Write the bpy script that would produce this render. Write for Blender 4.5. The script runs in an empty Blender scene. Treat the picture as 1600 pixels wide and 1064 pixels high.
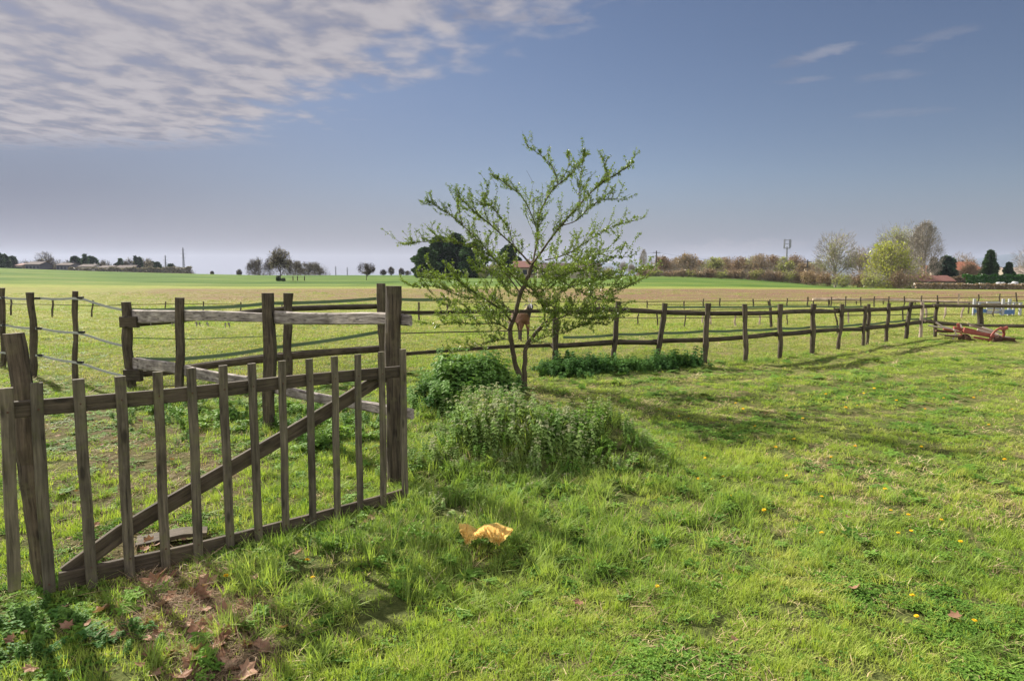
import bpy, math, random
import numpy as np
from mathutils import Vector, Matrix

# ------------------------------------------------------------------ camera, sky, sun, exposure
sc = bpy.context.scene
COL = sc.collection
F = 1067.0; CX = 800.0; CY = 532.0; HOR = 424.0
CAMZ = 1.65
PITCH = math.atan((CY - HOR) / F)
cam_d = bpy.data.cameras.new("camera"); cam = bpy.data.objects.new("camera", cam_d); COL.objects.link(cam)
cam_d.sensor_width = 36.0; cam_d.lens = 36.0 * F / 1600.0
cam_d.clip_start = 0.05; cam_d.clip_end = 20000.0
cam.location = (0, 0, CAMZ); cam.rotation_euler = (math.pi / 2 - PITCH, 0, 0)
sc.camera = cam

SUN_EL = math.radians(35.0)
SUN_AZ = math.atan2(-0.69, 0.72)            # compass style: angle from +Y towards +X
SUNV = Vector((math.sin(SUN_AZ) * math.cos(SUN_EL), math.cos(SUN_AZ) * math.cos(SUN_EL), math.sin(SUN_EL)))
sl = bpy.data.lights.new("sun", 'SUN'); sl.energy = 5.0; sl.angle = math.radians(0.6); sl.color = (1.0, 0.93, 0.82)
so = bpy.data.objects.new("sun", sl); COL.objects.link(so)
so.rotation_euler = SUNV.to_track_quat('Z', 'Y').to_euler()
so.location = (-20, 10, 30)

vs = sc.view_settings
vs.view_transform = 'Standard'; vs.look = 'None'; vs.gamma = 1.0; vs.use_curve_mapping = False
vs.exposure = 1.32

class NT:
    """tiny helper to write node trees"""
    def __init__(s, tree):
        s.t = tree; s.n = tree.nodes; s.l = tree.links
    def node(s, typ, **kw):
        nd = s.n.new(typ)
        for k, v in kw.items(): setattr(nd, k, v)
        return nd
    def put(s, sock, v):
        if v is None: return
        if isinstance(v, bpy.types.NodeSocket): s.l.new(v, sock)
        else: sock.default_value = v
    def math(s, op, a, b=None, c=None, clamp=False):
        nd = s.node('ShaderNodeMath', operation=op, use_clamp=clamp)
        s.put(nd.inputs[0], a); s.put(nd.inputs[1], b); s.put(nd.inputs[2], c)
        return nd.outputs[0]
    def mix(s, f, a, b, mode='MIX'):
        nd = s.node('ShaderNodeMix', data_type='RGBA', blend_type=mode)
        s.put(nd.inputs[0], f); s.put(nd.inputs[6], a); s.put(nd.inputs[7], b)
        return nd.outputs[2]
    def vmath(s, op, a, b=None):
        nd = s.node('ShaderNodeVectorMath', operation=op)
        s.put(nd.inputs[0], a); s.put(nd.inputs[1], b)
        return nd.outputs[0]
    def noise(s, vec, scale, detail=4.0, rough=0.55, dist=0.0):
        nd = s.node('ShaderNodeTexNoise')
        s.put(nd.inputs['Vector'], vec); nd.inputs['Scale'].default_value = scale
        nd.inputs['Detail'].default_value = detail; nd.inputs['Roughness'].default_value = rough
        nd.inputs['Distortion'].default_value = dist
        return nd.outputs[0]
    def ramp(s, f, stops):
        nd = s.node('ShaderNodeValToRGB'); s.put(nd.inputs[0], f)
        el = nd.color_ramp.elements
        while len(el) < len(stops): el.new(0.5)
        for e, (p, c) in zip(el, stops):
            e.position = p; e.color = c if len(c) == 4 else (*c, 1)
        return nd.outputs[0]
    def sstep(s, v, a, b, smooth=True):
        nd = s.node('ShaderNodeMapRange', interpolation_type='SMOOTHSTEP' if smooth else 'LINEAR')
        s.put(nd.inputs[0], v); nd.inputs[1].default_value = a; nd.inputs[2].default_value = b
        return nd.outputs[0]
    def comb(s, x, y, z=0.0):
        nd = s.node('ShaderNodeCombineXYZ'); s.put(nd.inputs[0], x); s.put(nd.inputs[1], y); s.put(nd.inputs[2], z)
        return nd.outputs[0]

def rgb(r, g, b): return (r, g, b, 1.0)

world = bpy.data.worlds.new("World"); sc.world = world; world.use_nodes = True
w = NT(world.node_tree); w.n.clear()
sky = w.node('ShaderNodeTexSky', sky_type='NISHITA')
sky.sun_disc = False; sky.sun_elevation = SUN_EL; sky.sun_rotation = SUN_AZ
sky.altitude = 0; sky.air_density = 1.0; sky.dust_density = 0.35; sky.ozone_density = 2.5
tc = w.node('ShaderNodeTexCoord'); sep = w.node('ShaderNodeSeparateXYZ'); w.l.new(tc.outputs['Generated'], sep.inputs[0])
dx, dy, dz = sep.outputs
zc = w.math('MAXIMUM', dz, 0.02)
U = w.math('DIVIDE', dx, zc); V = w.math('DIVIDE', dy, zc)          # position on a cloud sheet at height 1
# the altocumulus sheet: rippled cells, edge fading towards the right and towards the horizon
uv = w.comb(U, V)
n_big = w.noise(uv, 1.1, 3, 0.5, 0.3)
rot = w.node('ShaderNodeMapping'); rot.inputs['Rotation'].default_value = (0, 0, 0.35); rot.inputs['Scale'].default_value = (1.25, 1.0, 1)
w.l.new(uv, rot.inputs[0])
rip = w.noise(rot.outputs[0], 3.9, 3, 0.5, 0.2)
fine = w.noise(uv, 13.0, 5, 0.6, 0.3)
edge = w.math('SUBTRACT', w.math('MULTIPLY', U, -1.0), w.math('ADD', w.math('MULTIPLY', w.math('SUBTRACT', V, 3.3), 0.83), 0.50))
edge = w.math('ADD', edge, w.math('MULTIPLY', w.math('SUBTRACT', n_big, 0.5), 1.5))
edge = w.math('ADD', edge, w.math('MULTIPLY', w.math('SUBTRACT', rip, 0.5), 1.6))
m1 = w.sstep(edge, -0.45, 0.45)
vl = w.math('ADD', V, w.math('MULTIPLY', w.math('SUBTRACT', rip, 0.5), 1.6))
m2 = w.sstep(vl, 6.0, 5.0)
front_only = w.sstep(V, 0.2, 1.0)
sheet = w.math('MULTIPLY', w.math('MULTIPLY', m1, m2), front_only)
dens = w.math('ADD', w.math('MULTIPLY', rip, 0.86), w.math('MULTIPLY', fine, 0.14))
dens = w.sstep(dens, 0.30, 0.56)
cover = w.math('MULTIPLY', sheet, w.math('ADD', w.math('MULTIPLY', dens, 0.34), 0.65))
def wisp(cu, cv, su, sv, ang, amp, nscale=9.0):
    a = w.math('SUBTRACT', U, cu); b = w.math('SUBTRACT', V, cv)
    c, s_ = math.cos(ang), math.sin(ang)
    p = w.math('ADD', w.math('MULTIPLY', a, c / su), w.math('MULTIPLY', b, s_ / su))
    q = w.math('ADD', w.math('MULTIPLY', a, -s_ / sv), w.math('MULTIPLY', b, c / sv))
    r = w.math('ADD', w.math('MULTIPLY', p, p), w.math('MULTIPLY', q, q))
    nn = w.noise(uv, nscale, 5, 0.6, 0.4)
    r = w.math('ADD', r, w.math('MULTIPLY', w.math('SUBTRACT', nn, 0.5), 2.6))
    return w.math('MULTIPLY', w.sstep(r, 1.15, -0.2), amp)
def pix_uv(px, py):
    el = (HOR - py) / F
    return (px - CX) / F / el, 1.0 / el
wl = []
for (px, py, su, sv, an, amp) in [(790, 42, .36, .13, .15, .65), (850, 45, .22, .07, .1, .4), (1265, 97, .20, .10, -.9, .36), (1225, 113, .12, .09, -.9, .24), (1243, 136, .16, .08, -.5, .22),
                                  (1395, 92, .12, .1, -.8, .18), (1375, 130, .2, .12, -.3, .16), (1450, 70, .15, .1, -.9, .18), (1390, 185, .35, .16, -.3, .14), (655, 115, .13, .05, 0, .30)]:
    cu, cv = pix_uv(px, py); wl.append(wisp(cu, cv, su, sv, an, amp))
for x_ in wl: cover = w.math('MAXIMUM', cover, x_)
# low bank of cumulus right above the horizon at the right
az = w.math('DIVIDE', dx, w.math('MAXIMUM', dy, 0.05)); el_ = w.math('DIVIDE', dz, w.math('MAXIMUM', dy, 0.05))
cn = w.noise(w.comb(az, w.math('MULTIPLY', el_, 2.2)), 26, 4, 0.55)
lowb = w.math('MULTIPLY', w.sstep(w.math('ADD', w.math('ABSOLUTE', w.math('SUBTRACT', az, 0.32)), w.math('MULTIPLY', w.math('SUBTRACT', cn, .5), .12)), 0.13, 0.03),
              w.sstep(w.math('ADD', w.math('ABSOLUTE', w.math('SUBTRACT', el_, 0.031)), w.math('MULTIPLY', w.math('SUBTRACT', cn, .5), .035)), 0.016, 0.004))
cover = w.math('MAXIMUM', cover, w.math('MULTIPLY', lowb, 0.33))
tint = w.mix(1.0, sky.outputs[0], rgb(.50, .47, .51), 'MULTIPLY')
ccol = w.mix(w.sstep(w.math('ADD', w.math('MULTIPLY', rip, .85), w.math('MULTIPLY', fine, .15)), 0.30, 0.64), rgb(2.0, 1.95, 2.4), rgb(3.9, 3.7, 3.9))
# grey tint dulls sun-side sky glare; a milky band just over the horizon
grey = w.math('MULTIPLY', w.sstep(az, 0.25, -0.8), w.sstep(el_, 0.36, 0.10))
tint = w.mix(w.math('MULTIPLY', grey, 0.88), tint, rgb(1.08, 1.22, 1.78))
veil = w.math('MULTIPLY', w.sstep(el_, 0.15, 0.0), 0.85)
tint = w.mix(veil, tint, w.mix(w.sstep(az, -0.6, 0.7), rgb(1.62, 1.55, 2.0), rgb(1.35, 1.52, 2.25)))
out_c = w.mix(cover, tint, ccol)
# bright cloud added out of view, behind and overhead, as fill light
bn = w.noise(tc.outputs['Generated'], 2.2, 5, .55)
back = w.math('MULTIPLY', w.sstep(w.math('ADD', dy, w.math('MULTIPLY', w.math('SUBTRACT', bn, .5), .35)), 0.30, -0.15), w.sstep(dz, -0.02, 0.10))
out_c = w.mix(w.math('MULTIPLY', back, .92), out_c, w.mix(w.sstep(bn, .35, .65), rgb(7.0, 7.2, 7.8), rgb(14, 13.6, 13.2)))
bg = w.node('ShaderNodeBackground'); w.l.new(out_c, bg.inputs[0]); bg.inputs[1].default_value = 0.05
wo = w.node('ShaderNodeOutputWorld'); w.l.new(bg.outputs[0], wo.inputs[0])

sc.cycles.max_bounces = 6; sc.cycles.diffuse_bounces = 3; sc.cycles.transmission_bounces = 3
sc.cycles.transparent_max_bounces = 12; sc.cycles.volume_bounces = 0

# ------------------------------------------------------------------ helpers
R = random.Random(7)
rng = np.random.default_rng(11)
cp, sp = math.cos(PITCH), math.sin(PITCH)
def ray(px, py):
    a = (px - CX) / F; b = (CY - py) / F
    return Vector((a, cp + b * sp, -sp + b * cp))
def at_depth(px, py, Y):
    d = ray(px, py); t = Y / d.y
    return Vector((d.x * t, Y, CAMZ + d.z * t))

def _hash(ix, iy, s):
    h = (ix.astype(np.int64) * 374761393 + iy.astype(np.int64) * 668265263 + s * 982451653) & 0x7fffffff
    h = ((h ^ (h >> 13)) * 1274126177) & 0x7fffffff
    h = (h ^ (h >> 16)) & 0xffff
    return h / 65535.0
def vnoise(x, y, sc_, seed=0):
    x = np.asarray(x, float) * sc_ + 1000.3; y = np.asarray(y, float) * sc_ + 1000.7
    ix = np.floor(x); iy = np.floor(y); fx = x - ix; fy = y - iy
    fx = fx * fx * (3 - 2 * fx); fy = fy * fy * (3 - 2 * fy)
    a = _hash(ix, iy, seed); b = _hash(ix + 1, iy, seed); c = _hash(ix, iy + 1, seed); d = _hash(ix + 1, iy + 1, seed)
    return (a * (1 - fx) + b * fx) * (1 - fy) + (c * (1 - fx) + d * fx) * fy
def fbm(x, y, sc_, seed=0, o=3):
    s = 0; amp = .5; t = 0
    for k in range(o):
        s = s + amp * vnoise(x, y, sc_ * 2 ** k, seed + k * 17); t += amp; amp *= .5
    return s / t
def ss(x, a, b):
    t = np.clip((np.asarray(x, float) - a) / (b - a), 0, 1); return t * t * (3 - 2 * t)

def polysd(x, y, poly):
    """signed distance to a polygon, positive inside"""
    x = np.asarray(x, float); y = np.asarray(y, float)
    dmin = np.full(x.shape, 1e9); ins = np.zeros(x.shape, bool)
    n = len(poly)
    for i in range(n):
        ax, ay = poly[i]; bx, by = poly[(i + 1) % n]
        ex, ey = bx - ax, by - ay
        t = np.clip(((x - ax) * ex + (y - ay) * ey) / (ex * ex + ey * ey + 1e-12), 0, 1)
        dmin = np.minimum(dmin, np.hypot(x - ax - t * ex, y - ay - t * ey))
        c = ((ay > y) != (by > y)) & (x < (bx - ax) * (y - ay) / (by - ay + 1e-12) + ax)
        ins ^= c
    return np.where(ins, dmin, -dmin)
def linesd(x, y, pl):
    d = np.full(np.shape(x), 1e9)
    for i in range(len(pl) - 1):
        ax, ay = pl[i]; bx, by = pl[i + 1]; ex, ey = bx - ax, by - ay
        t = np.clip(((x - ax) * ex + (y - ay) * ey) / (ex * ex + ey * ey + 1e-12), 0, 1)
        d = np.minimum(d, np.hypot(x - ax - t * ex, y - ay - t * ey))
    return d
def flat(px, py):
    d = ray(px, py); t = -CAMZ / d.z
    return (d.x * t, d.y * t)

# places on the ground, read off the photograph
P_MOUND = [flat(*p) for p in [(640, 700), (650, 745), (760, 765), (900, 758), (1005, 742), (1028, 718), (985, 690), (900, 668), (780, 652), (690, 648), (650, 665)]]
P_NETTLE = [flat(*p) for p in [(640, 660), (700, 668), (800, 650), (830, 618), (760, 606), (690, 606), (645, 620)]]
P_STRIP = [flat(*p) for p in [(838, 583), (850, 592), (900, 592), (1000, 583), (1080, 580), (1118, 576), (1080, 570), (960, 570), (860, 572)]]
P_BACKWEED = [flat(*p) for p in [(180, 640), (200, 672), (300, 700), (380, 690), (470, 720), (560, 735), (600, 700), (640, 680), (640, 650), (560, 640), (450, 632), (330, 622), (230, 618)]]
P_LONG = [flat(*p) for p in [(120, 1064), (230, 1100), (430, 1040), (640, 985), (760, 930), (880, 905), (1010, 870), (1150, 850), (1230, 800), (1130, 755), (1060, 735), (1000, 730), (640, 700), (600, 790), (430, 860), (330, 905), (300, 925), (380, 960), (330, 1010)]]
P_LITTER = [flat(*p) for p in [(200, 880), (170, 925), (200, 975), (290, 1064), (300, 1120), (420, 1120), (430, 1040), (400, 985), (430, 940), (400, 930), (330, 905), (400, 878), (300, 872)]]
P_BARE = [flat(*p) for p in [(60, 700), (80, 905), (200, 905), (330, 850), (400, 740), (330, 680), (200, 640), (100, 640)]]
P_IVY = [flat(*p) for p in [(-120, 930), (-60, 1090), (150, 1090), (240, 1000), (200, 960), (150, 935), (60, 925)]]
P_TRAMPLE = [flat(*p) for p in [(900, 530), (880, 560), (1160, 560), (1350, 540), (1480, 510), (1340, 505), (1100, 520)]]
RUTS = [[flat(*p) for p in q] for q in (
    [(900, 598), (1000, 590), (1150, 582), (1300, 566), (1450, 548), (1600, 535), (1700, 528)],
    [(930, 606), (1050, 604), (1200, 590), (1350, 572), (1480, 556), (1620, 545)],
    [(1100, 622), (1230, 615), (1350, 596), (1500, 582), (1650, 570)],
    [(1060, 600), (1110, 625), (1220, 640), (1330, 650), (1500, 632), (1650, 600)])]
HUMP = flat(925, 712)
GATE_LINE = [flat(-40, 985), flat(75, 945), flat(629, 785), flat(700, 765)]

def far_profile(az):
    xs = [-1.2, -.75, -.56, -.37, 0, .225, .33, .42, .47, .61, .75, 1.2]
    ys = [2.6, 2.5, 1.4, .4, .25, .2, -.5, -1.6, -2.5, -3.0, -2.7, -2.6]
    return np.interp(az, xs, ys)
def height(x, y):
    x = np.asarray(x, float); y = np.asarray(y, float)
    d = np.hypot(x, y)
    az = np.clip(x / np.maximum(np.abs(y), 1e-3), -1.2, 1.2)
    zf = np.where(y > 0, far_profile(az), 0)
    z = zf * ss(d, 55, 215)
    z = z - 6 * ss(d, 230, 420) - 34 * ss(d, 500, 2500)
    near = (1 - ss(d, 30, 70)) * (1 - .85 * np.exp(-(linesd(x, y, GATE_LINE) / .5) ** 2))
    z = z + near * (0.06 * (fbm(x, y, .45, 3) - .5) + (.045 - .025 * ss(d, 6, 11)) * (fbm(x, y, 1.7, 5) - .5) + .022 * (fbm(x, y, 6.5, 9, 2) - .5))
    z = z + (1 - ss(d, 6, 14)) * .012 * (fbm(x, y, 22, 19, 2) - .5)
    sd = polysd(x, y, P_MOUND); z = z + .14 * ss(sd, -.30, .60) * (.35 + 1.3 * ss(fbm(x, y, 1.5, 201, 2), .3, .7))
    z = z + .13 * np.exp(-((x - HUMP[0]) ** 2 + (y - HUMP[1]) ** 2) / .16)
    sd = polysd(x, y, P_NETTLE); z = z + .20 * ss(sd, -.3, .6)
    for k, rt in enumerate(RUTS):
        dd = linesd(x, y, rt); z = z - (.022 if k < 3 else .018) * np.exp(-(dd / .14) ** 2) + .008 * np.exp(-((dd - .3) / .12) ** 2)
    z = z - .035 * np.exp(-(linesd(x, y, GATE_LINE) / .3) ** 2)
    return z
def hz(x, y): return float(height(np.array([x]), np.array([y]))[0])
def G(px, py):
    """point where the line of sight through a pixel meets the ground"""
    d = ray(px, py); t = 1.5
    last = t
    while t < 900:
        p = d * t
        if CAMZ + p.z < hz(p.x, p.y): break
        last = t; t *= 1.04
    lo, hi = last, t
    for _ in range(14):
        m = (lo + hi) / 2; p = d * m
        if CAMZ + p.z < hz(p.x, p.y): hi = m
        else: lo = m
    p = d * lo
    return Vector((p.x, p.y, hz(p.x, p.y)))

def polyin(px_list): return [tuple(G(*p)[:2]) for p in px_list]

# ---- object plumbing
def tag(o, label=None, cat=None, group=None, kind=None):
    if label: o['label'] = label
    if cat: o['category'] = cat
    if group: o['group'] = group
    if kind: o['kind'] = kind
    return o
def empty(name, loc=(0, 0, 0)):
    o = bpy.data.objects.new(name, None); COL.objects.link(o); o.location = loc; o.empty_display_size = .2
    return o
class MB:
    def __init__(s): s.v = []; s.f = []; s.g = []; s.mi = []; s.cur = 0
    def add(s, vs_, fs, gs=None):
        b = len(s.v); s.v += [tuple(v) for v in vs_]; s.f += [tuple(i + b for i in f) for f in fs]
        s.g += [tuple(g) for g in gs] if gs is not None else [tuple(v) for v in vs_]
        s.mi += [s.cur] * len(fs)
    def mesh(s, name, mats, smooth=False):
        me = bpy.data.meshes.new(name); me.from_pydata(s.v, [], s.f)
        for m in (mats if isinstance(mats, (list, tuple)) else [mats]): me.materials.append(m)
        at = me.attributes.new('grain', 'FLOAT_VECTOR', 'POINT'); at.data.foreach_set('vector', np.array(s.g, 'f').ravel())
        if isinstance(mats, (list, tuple)) and len(mats) > 1: me.polygons.foreach_set('material_index', s.mi)
        if smooth: me.polygons.foreach_set('use_smooth', [True] * len(me.polygons))
        me.update(); return me
    def build(s, name, mats, parent=None, loc=None, smooth=False):
        """link as ONE mesh object; vertices are given in world space, origin moves to loc or to the parent's"""
        if loc is None: loc = parent.location.copy() if parent is not None else Vector((0, 0, 0))
        L = Vector(loc)
        s.v = [(v[0] - L.x, v[1] - L.y, v[2] - L.z) for v in s.v]
        me = s.mesh(name, mats, smooth)
        o = bpy.data.objects.new(name, me); COL.objects.link(o)
        if parent is not None:
            o.parent = parent
            base = Vector(parent.location) if parent.parent is None else Vector(parent.location) + Vector(parent.parent.location)
            o.location = L - base
        else: o.location = L
        return o

def frame_of(d, up):
    d = d.normalized(); s_ = d.cross(up)
    if s_.length < 1e-4: s_ = d.cross(Vector((1, 0, 0)))
    s_.normalize(); u = s_.cross(d).normalized()
    return s_, u
def beam(mb, path, w_, t_=None, up=(0, 0, 1), sides=4, wob=0.0, seg=8, rnd=None, taper=1.0, bulge=0.0, bevel=0.12, capbump=0.0):
    """a length of timber along path: rectangular (w_ x t_) when t_ is given, else a round log with irregular radius"""
    rnd = rnd or R; up = Vector(up); P = [Vector(p) for p in path]
    L = [0]
    for i in range(1, len(P)): L.append(L[-1] + (P[i] - P[i - 1]).length)
    tot = L[-1]; pts = []
    for k in range(seg + 1):
        s_ = tot * k / seg; i = 0
        while i < len(P) - 2 and L[i + 1] < s_: i += 1
        f_ = (s_ - L[i]) / max(1e-6, L[i + 1] - L[i]); pts.append(P[i].lerp(P[i + 1], f_))
    off = Vector((rnd.uniform(0, 50), rnd.uniform(0, 50), rnd.uniform(0, 50)))
    if t_ is not None:
        b = bevel * min(w_, t_)
        hw, ht = w_ / 2, t_ / 2
        prof = [(-hw + b, -ht), (hw - b, -ht), (hw, -ht + b), (hw, ht - b), (hw - b, ht), (-hw + b, ht), (-hw, ht - b), (-hw, -ht + b)]
    else:
        n = max(6, sides); prof = []
        for k in range(n):
            a = 2 * math.pi * k / n; rr = w_ / 2 * (1 + rnd.uniform(-.07, .07)); prof.append((rr * math.cos(a), rr * math.sin(a)))
    n = len(prof); V_ = []; G_ = []; Fc = []
    ph = [rnd.uniform(0, 6.28) for _ in range(4)]; s0 = 0
    for k, p in enumerate(pts):
        d = (pts[min(k + 1, seg)] - pts[max(k - 1, 0)])
        s_, u = frame_of(d, up); f_ = k / seg
        scl = 1 + (taper - 1) * f_ + bulge * math.sin(ph[0] + f_ * 9)
        if t_ is None and wob > .01: scl *= 1 + rnd.uniform(-.09, .09)
        ox = wob * (math.sin(ph[1] + f_ * 5) * .6 + math.sin(ph[2] + f_ * 13) * .4); oy = wob * math.sin(ph[3] + f_ * 7) * .7
        for j, (a, c) in enumerate(prof):
            jit = 1 + (rnd.uniform(-.05, .05) if t_ is None else rnd.uniform(-.015, .015))
            q = p + s_ * (a * scl * jit + ox) + u * (c * scl * jit + oy)
            V_.append(q); G_.append((a + off.x, c + off.y, tot * f_ + off.z))
    for k in range(seg):
        for j in range(n):
            j2 = (j + 1) % n; Fc.append((k * n + j, k * n + j2, (k + 1) * n + j2, (k + 1) * n + j))
    d = (pts[-1] - pts[0]).normalized()
    if capbump:
        V_.append(pts[-1] + d * capbump); G_.append((off.x, off.y, tot + off.z)); c1 = len(V_) - 1
        for j in range(n): Fc.append((seg * n + j, seg * n + (j + 1) % n, c1))
    else: Fc.append(tuple(seg * n + j for j in range(n)))
    Fc.append(tuple(reversed(range(n))))
    mb.add(V_, Fc, G_)
def tube(mb, path, radii, n=5, rough=0.0, rnd=None):
    rnd = rnd or R; P = [Vector(p) for p in path]; V_ = []; Fc = []; G_ = []; acc = 0
    up = Vector((.3, .2, 1))
    off = rnd.uniform(0, 50)
    for k, p in enumerate(P):
        d = P[min(k + 1, len(P) - 1)] - P[max(k - 1, 0)]
        s_, u = frame_of(d, up)
        if k: acc += (p - P[k - 1]).length
        for j in range(n):
            a = 2 * math.pi * j / n; r_ = radii[k] * (1 + rnd.uniform(-rough, rough))
            V_.append(p + s_ * (r_ * math.cos(a)) + u * (r_ * math.sin(a))); G_.append((r_ * math.cos(a) + off, r_ * math.sin(a) + off, acc + off))
    for k in range(len(P) - 1):
        for j in range(n):
            j2 = (j + 1) % n; Fc.append((k * n + j, k * n + j2, (k + 1) * n + j2, (k + 1) * n + j))
    Fc.append(tuple((len(P) - 1) * n + j for j in range(n))); Fc.append(tuple(reversed(range(n))))
    mb.add(V_, Fc, G_)
def box(mb, c, sx, sy, sz, rz=0.0):
    c = Vector(c); M = Matrix.Rotation(rz, 3, 'Z')
    v = [c + M @ Vector((x * sx / 2, y * sy / 2, z * sz / 2)) for x in (-1, 1) for y in (-1, 1) for z in (-1, 1)]
    mb.add(v, [(0, 1, 3, 2), (4, 6, 7, 5), (0, 4, 5, 1), (2, 3, 7, 6), (0, 2, 6, 4), (1, 5, 7, 3)])

# ------------------------------------------------------------------ materials
def mat(name):
    m = bpy.data.materials.new(name); m.use_nodes = True
    t = NT(m.node_tree); b = m.node_tree.nodes['Principled BSDF']
    return m, t, b
def simple(name, col, rough=.8, var=.25, scale=8.0, metal=0, attr=None):
    m, t, b = mat(name)
    g = t.node('ShaderNodeTexCoord').outputs['Object']
    n = t.noise(g, scale, 5, .6)
    c = t.mix(n, rgb(*[x * (1 - var) for x in col]), rgb(*[min(1, x * (1 + var)) for x in col]))
    t.put(b.inputs['Base Color'], c); b.inputs['Roughness'].default_value = rough; b.inputs['Metallic'].default_value = metal
    b.inputs['Specular IOR Level'].default_value = .12 if not metal else .5
    return m
def wood(name, dark, light, moss, mossamt=.35, bump=.6, gs=1.0, streak=26.0):
    m, t, b = mat(name)
    at = t.node('ShaderNodeAttribute', attribute_name='grain').outputs['Vector']
    mp = t.node('ShaderNodeMapping'); mp.inputs['Scale'].default_value = (streak * gs, streak * gs, 1.6 * gs); t.l.new(at, mp.inputs[0])
    fine_ = t.noise(mp.outputs[0], 2.4, 6, .65, .4)
    mp2 = t.node('ShaderNodeMapping'); mp2.inputs['Scale'].default_value = (9 * gs, 9 * gs, 1.0 * gs); t.l.new(at, mp2.inputs[0])
    big = t.noise(mp2.outputs[0], 3.0, 4, .6, .6)
    mo = t.noise(at, 11, 5, .65)
    c = t.ramp(fine_, [(.30, dark), (.50, tuple((a + b_) / 2 for a, b_ in zip(dark, light))), (.72, light)])
    c = t.mix(t.sstep(big, .35, .75), c, t.mix(.5, c, rgb(*dark)))
    c = t.mix(t.math('MULTIPLY', t.sstep(mo, .48, .70), mossamt), c, rgb(*moss))
    low = t.noise(at, 3.3, 4, .6)
    c = t.mix(1.0, c, t.ramp(low, [(.32, (.62, .60, .58)), (.5, (1, 1, 1)), (.68, (1.25, 1.24, 1.16))]), 'MULTIPLY')
    vk = t.node('ShaderNodeTexVoronoi'); vk.inputs['Scale'].default_value = 1.0; mk = t.node('ShaderNodeMapping'); mk.inputs['Scale'].default_value = (14, 14, 4.5); t.l.new(at, mk.inputs[0]); t.l.new(mk.outputs[0], vk.inputs['Vector'])
    c = t.mix(t.math('MULTIPLY', t.sstep(vk.outputs['Distance'], .24, .10), .75), c, rgb(*[x * .5 for x in dark]))
    pt = t.node('ShaderNodeObjectInfo').outputs['Random']
    c = t.mix(1.0, c, t.ramp(pt, [(0, (.78, .78, .78)), (1, (1.15, 1.13, 1.1))]), 'MULTIPLY')
    crack = t.sstep(fine_, .30, .36)
    c = t.mix(crack, t.mix(.6, c, rgb(.01, .008, .006)), c)
    t.put(b.inputs['Base Color'], c); b.inputs['Roughness'].default_value = .85
    b.inputs['Specular IOR Level'].default_value = .25
    bp = t.node('ShaderNodeBump'); bp.inputs['Strength'].default_value = bump; bp.inputs['Distance'].default_value = .01
    t.put(bp.inputs['Height'], t.math('ADD', fine_, t.math('MULTIPLY', mo, .5))); t.l.new(bp.outputs[0], b.inputs['Normal'])
    return m
M = {}
M['picket'] = wood('picket_wood', (.048, .040, .030), (.205, .175, .13), (.13, .13, .055), .6)
M['rail'] = wood('gate_rail_wood', (.036, .028, .020), (.145, .115, .082), (.11, .11, .05), .3)
M['post'] = wood('old_post_wood', (.022, .017, .013), (.15, .118, .084), (.15, .14, .075), .35, .9)
M['darkwood'] = wood('dark_rail_wood', (.022, .017, .012), (.095, .074, .052), (.09, .085, .05), .3, .9)
M['barkless'] = wood('stripped_board_wood', (.07, .055, .05), (.47, .425, .40), (.18, .155, .14), .4, 1.0, 1.0, 12)
M['fencepost'] = wood('fence_post_wood', (.032, .025, .018), (.125, .10, .072), (.12, .12, .06), .35, .8)
M['palewood'] = wood('pale_pole_wood', (.24, .18, .14), (.55, .45, .38), (.3, .26, .2), .3, .5)
M['bark'] = wood('young_bark', (.045, .033, .022), (.15, .115, .08), (.10, .11, .045), .5, .8)
M['stone'] = simple('grey_stone', (.2, .19, .16), .9, .4, 20)
M['black'] = simple('black_plastic', (.02, .02, .02), .5, .2)
M['iron'] = simple('rusty_iron', (.09, .05, .035), .75, .5, 20)
M['redpaint'] = simple('faded_red_paint', (.23, .068, .052), .55, .35, 9)
M['greypole'] = simple('weathered_pole', (.38, .32, .27), .8, .3, 6)
M['white'] = simple('white_paint', (.33, .33, .34), .6, .1)
M['blue'] = simple('blue_paint', (.10, .17, .32), .6, .15)
M['metal'] = simple('galvanised_steel', (.22, .23, .25), .6, .15)

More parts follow.
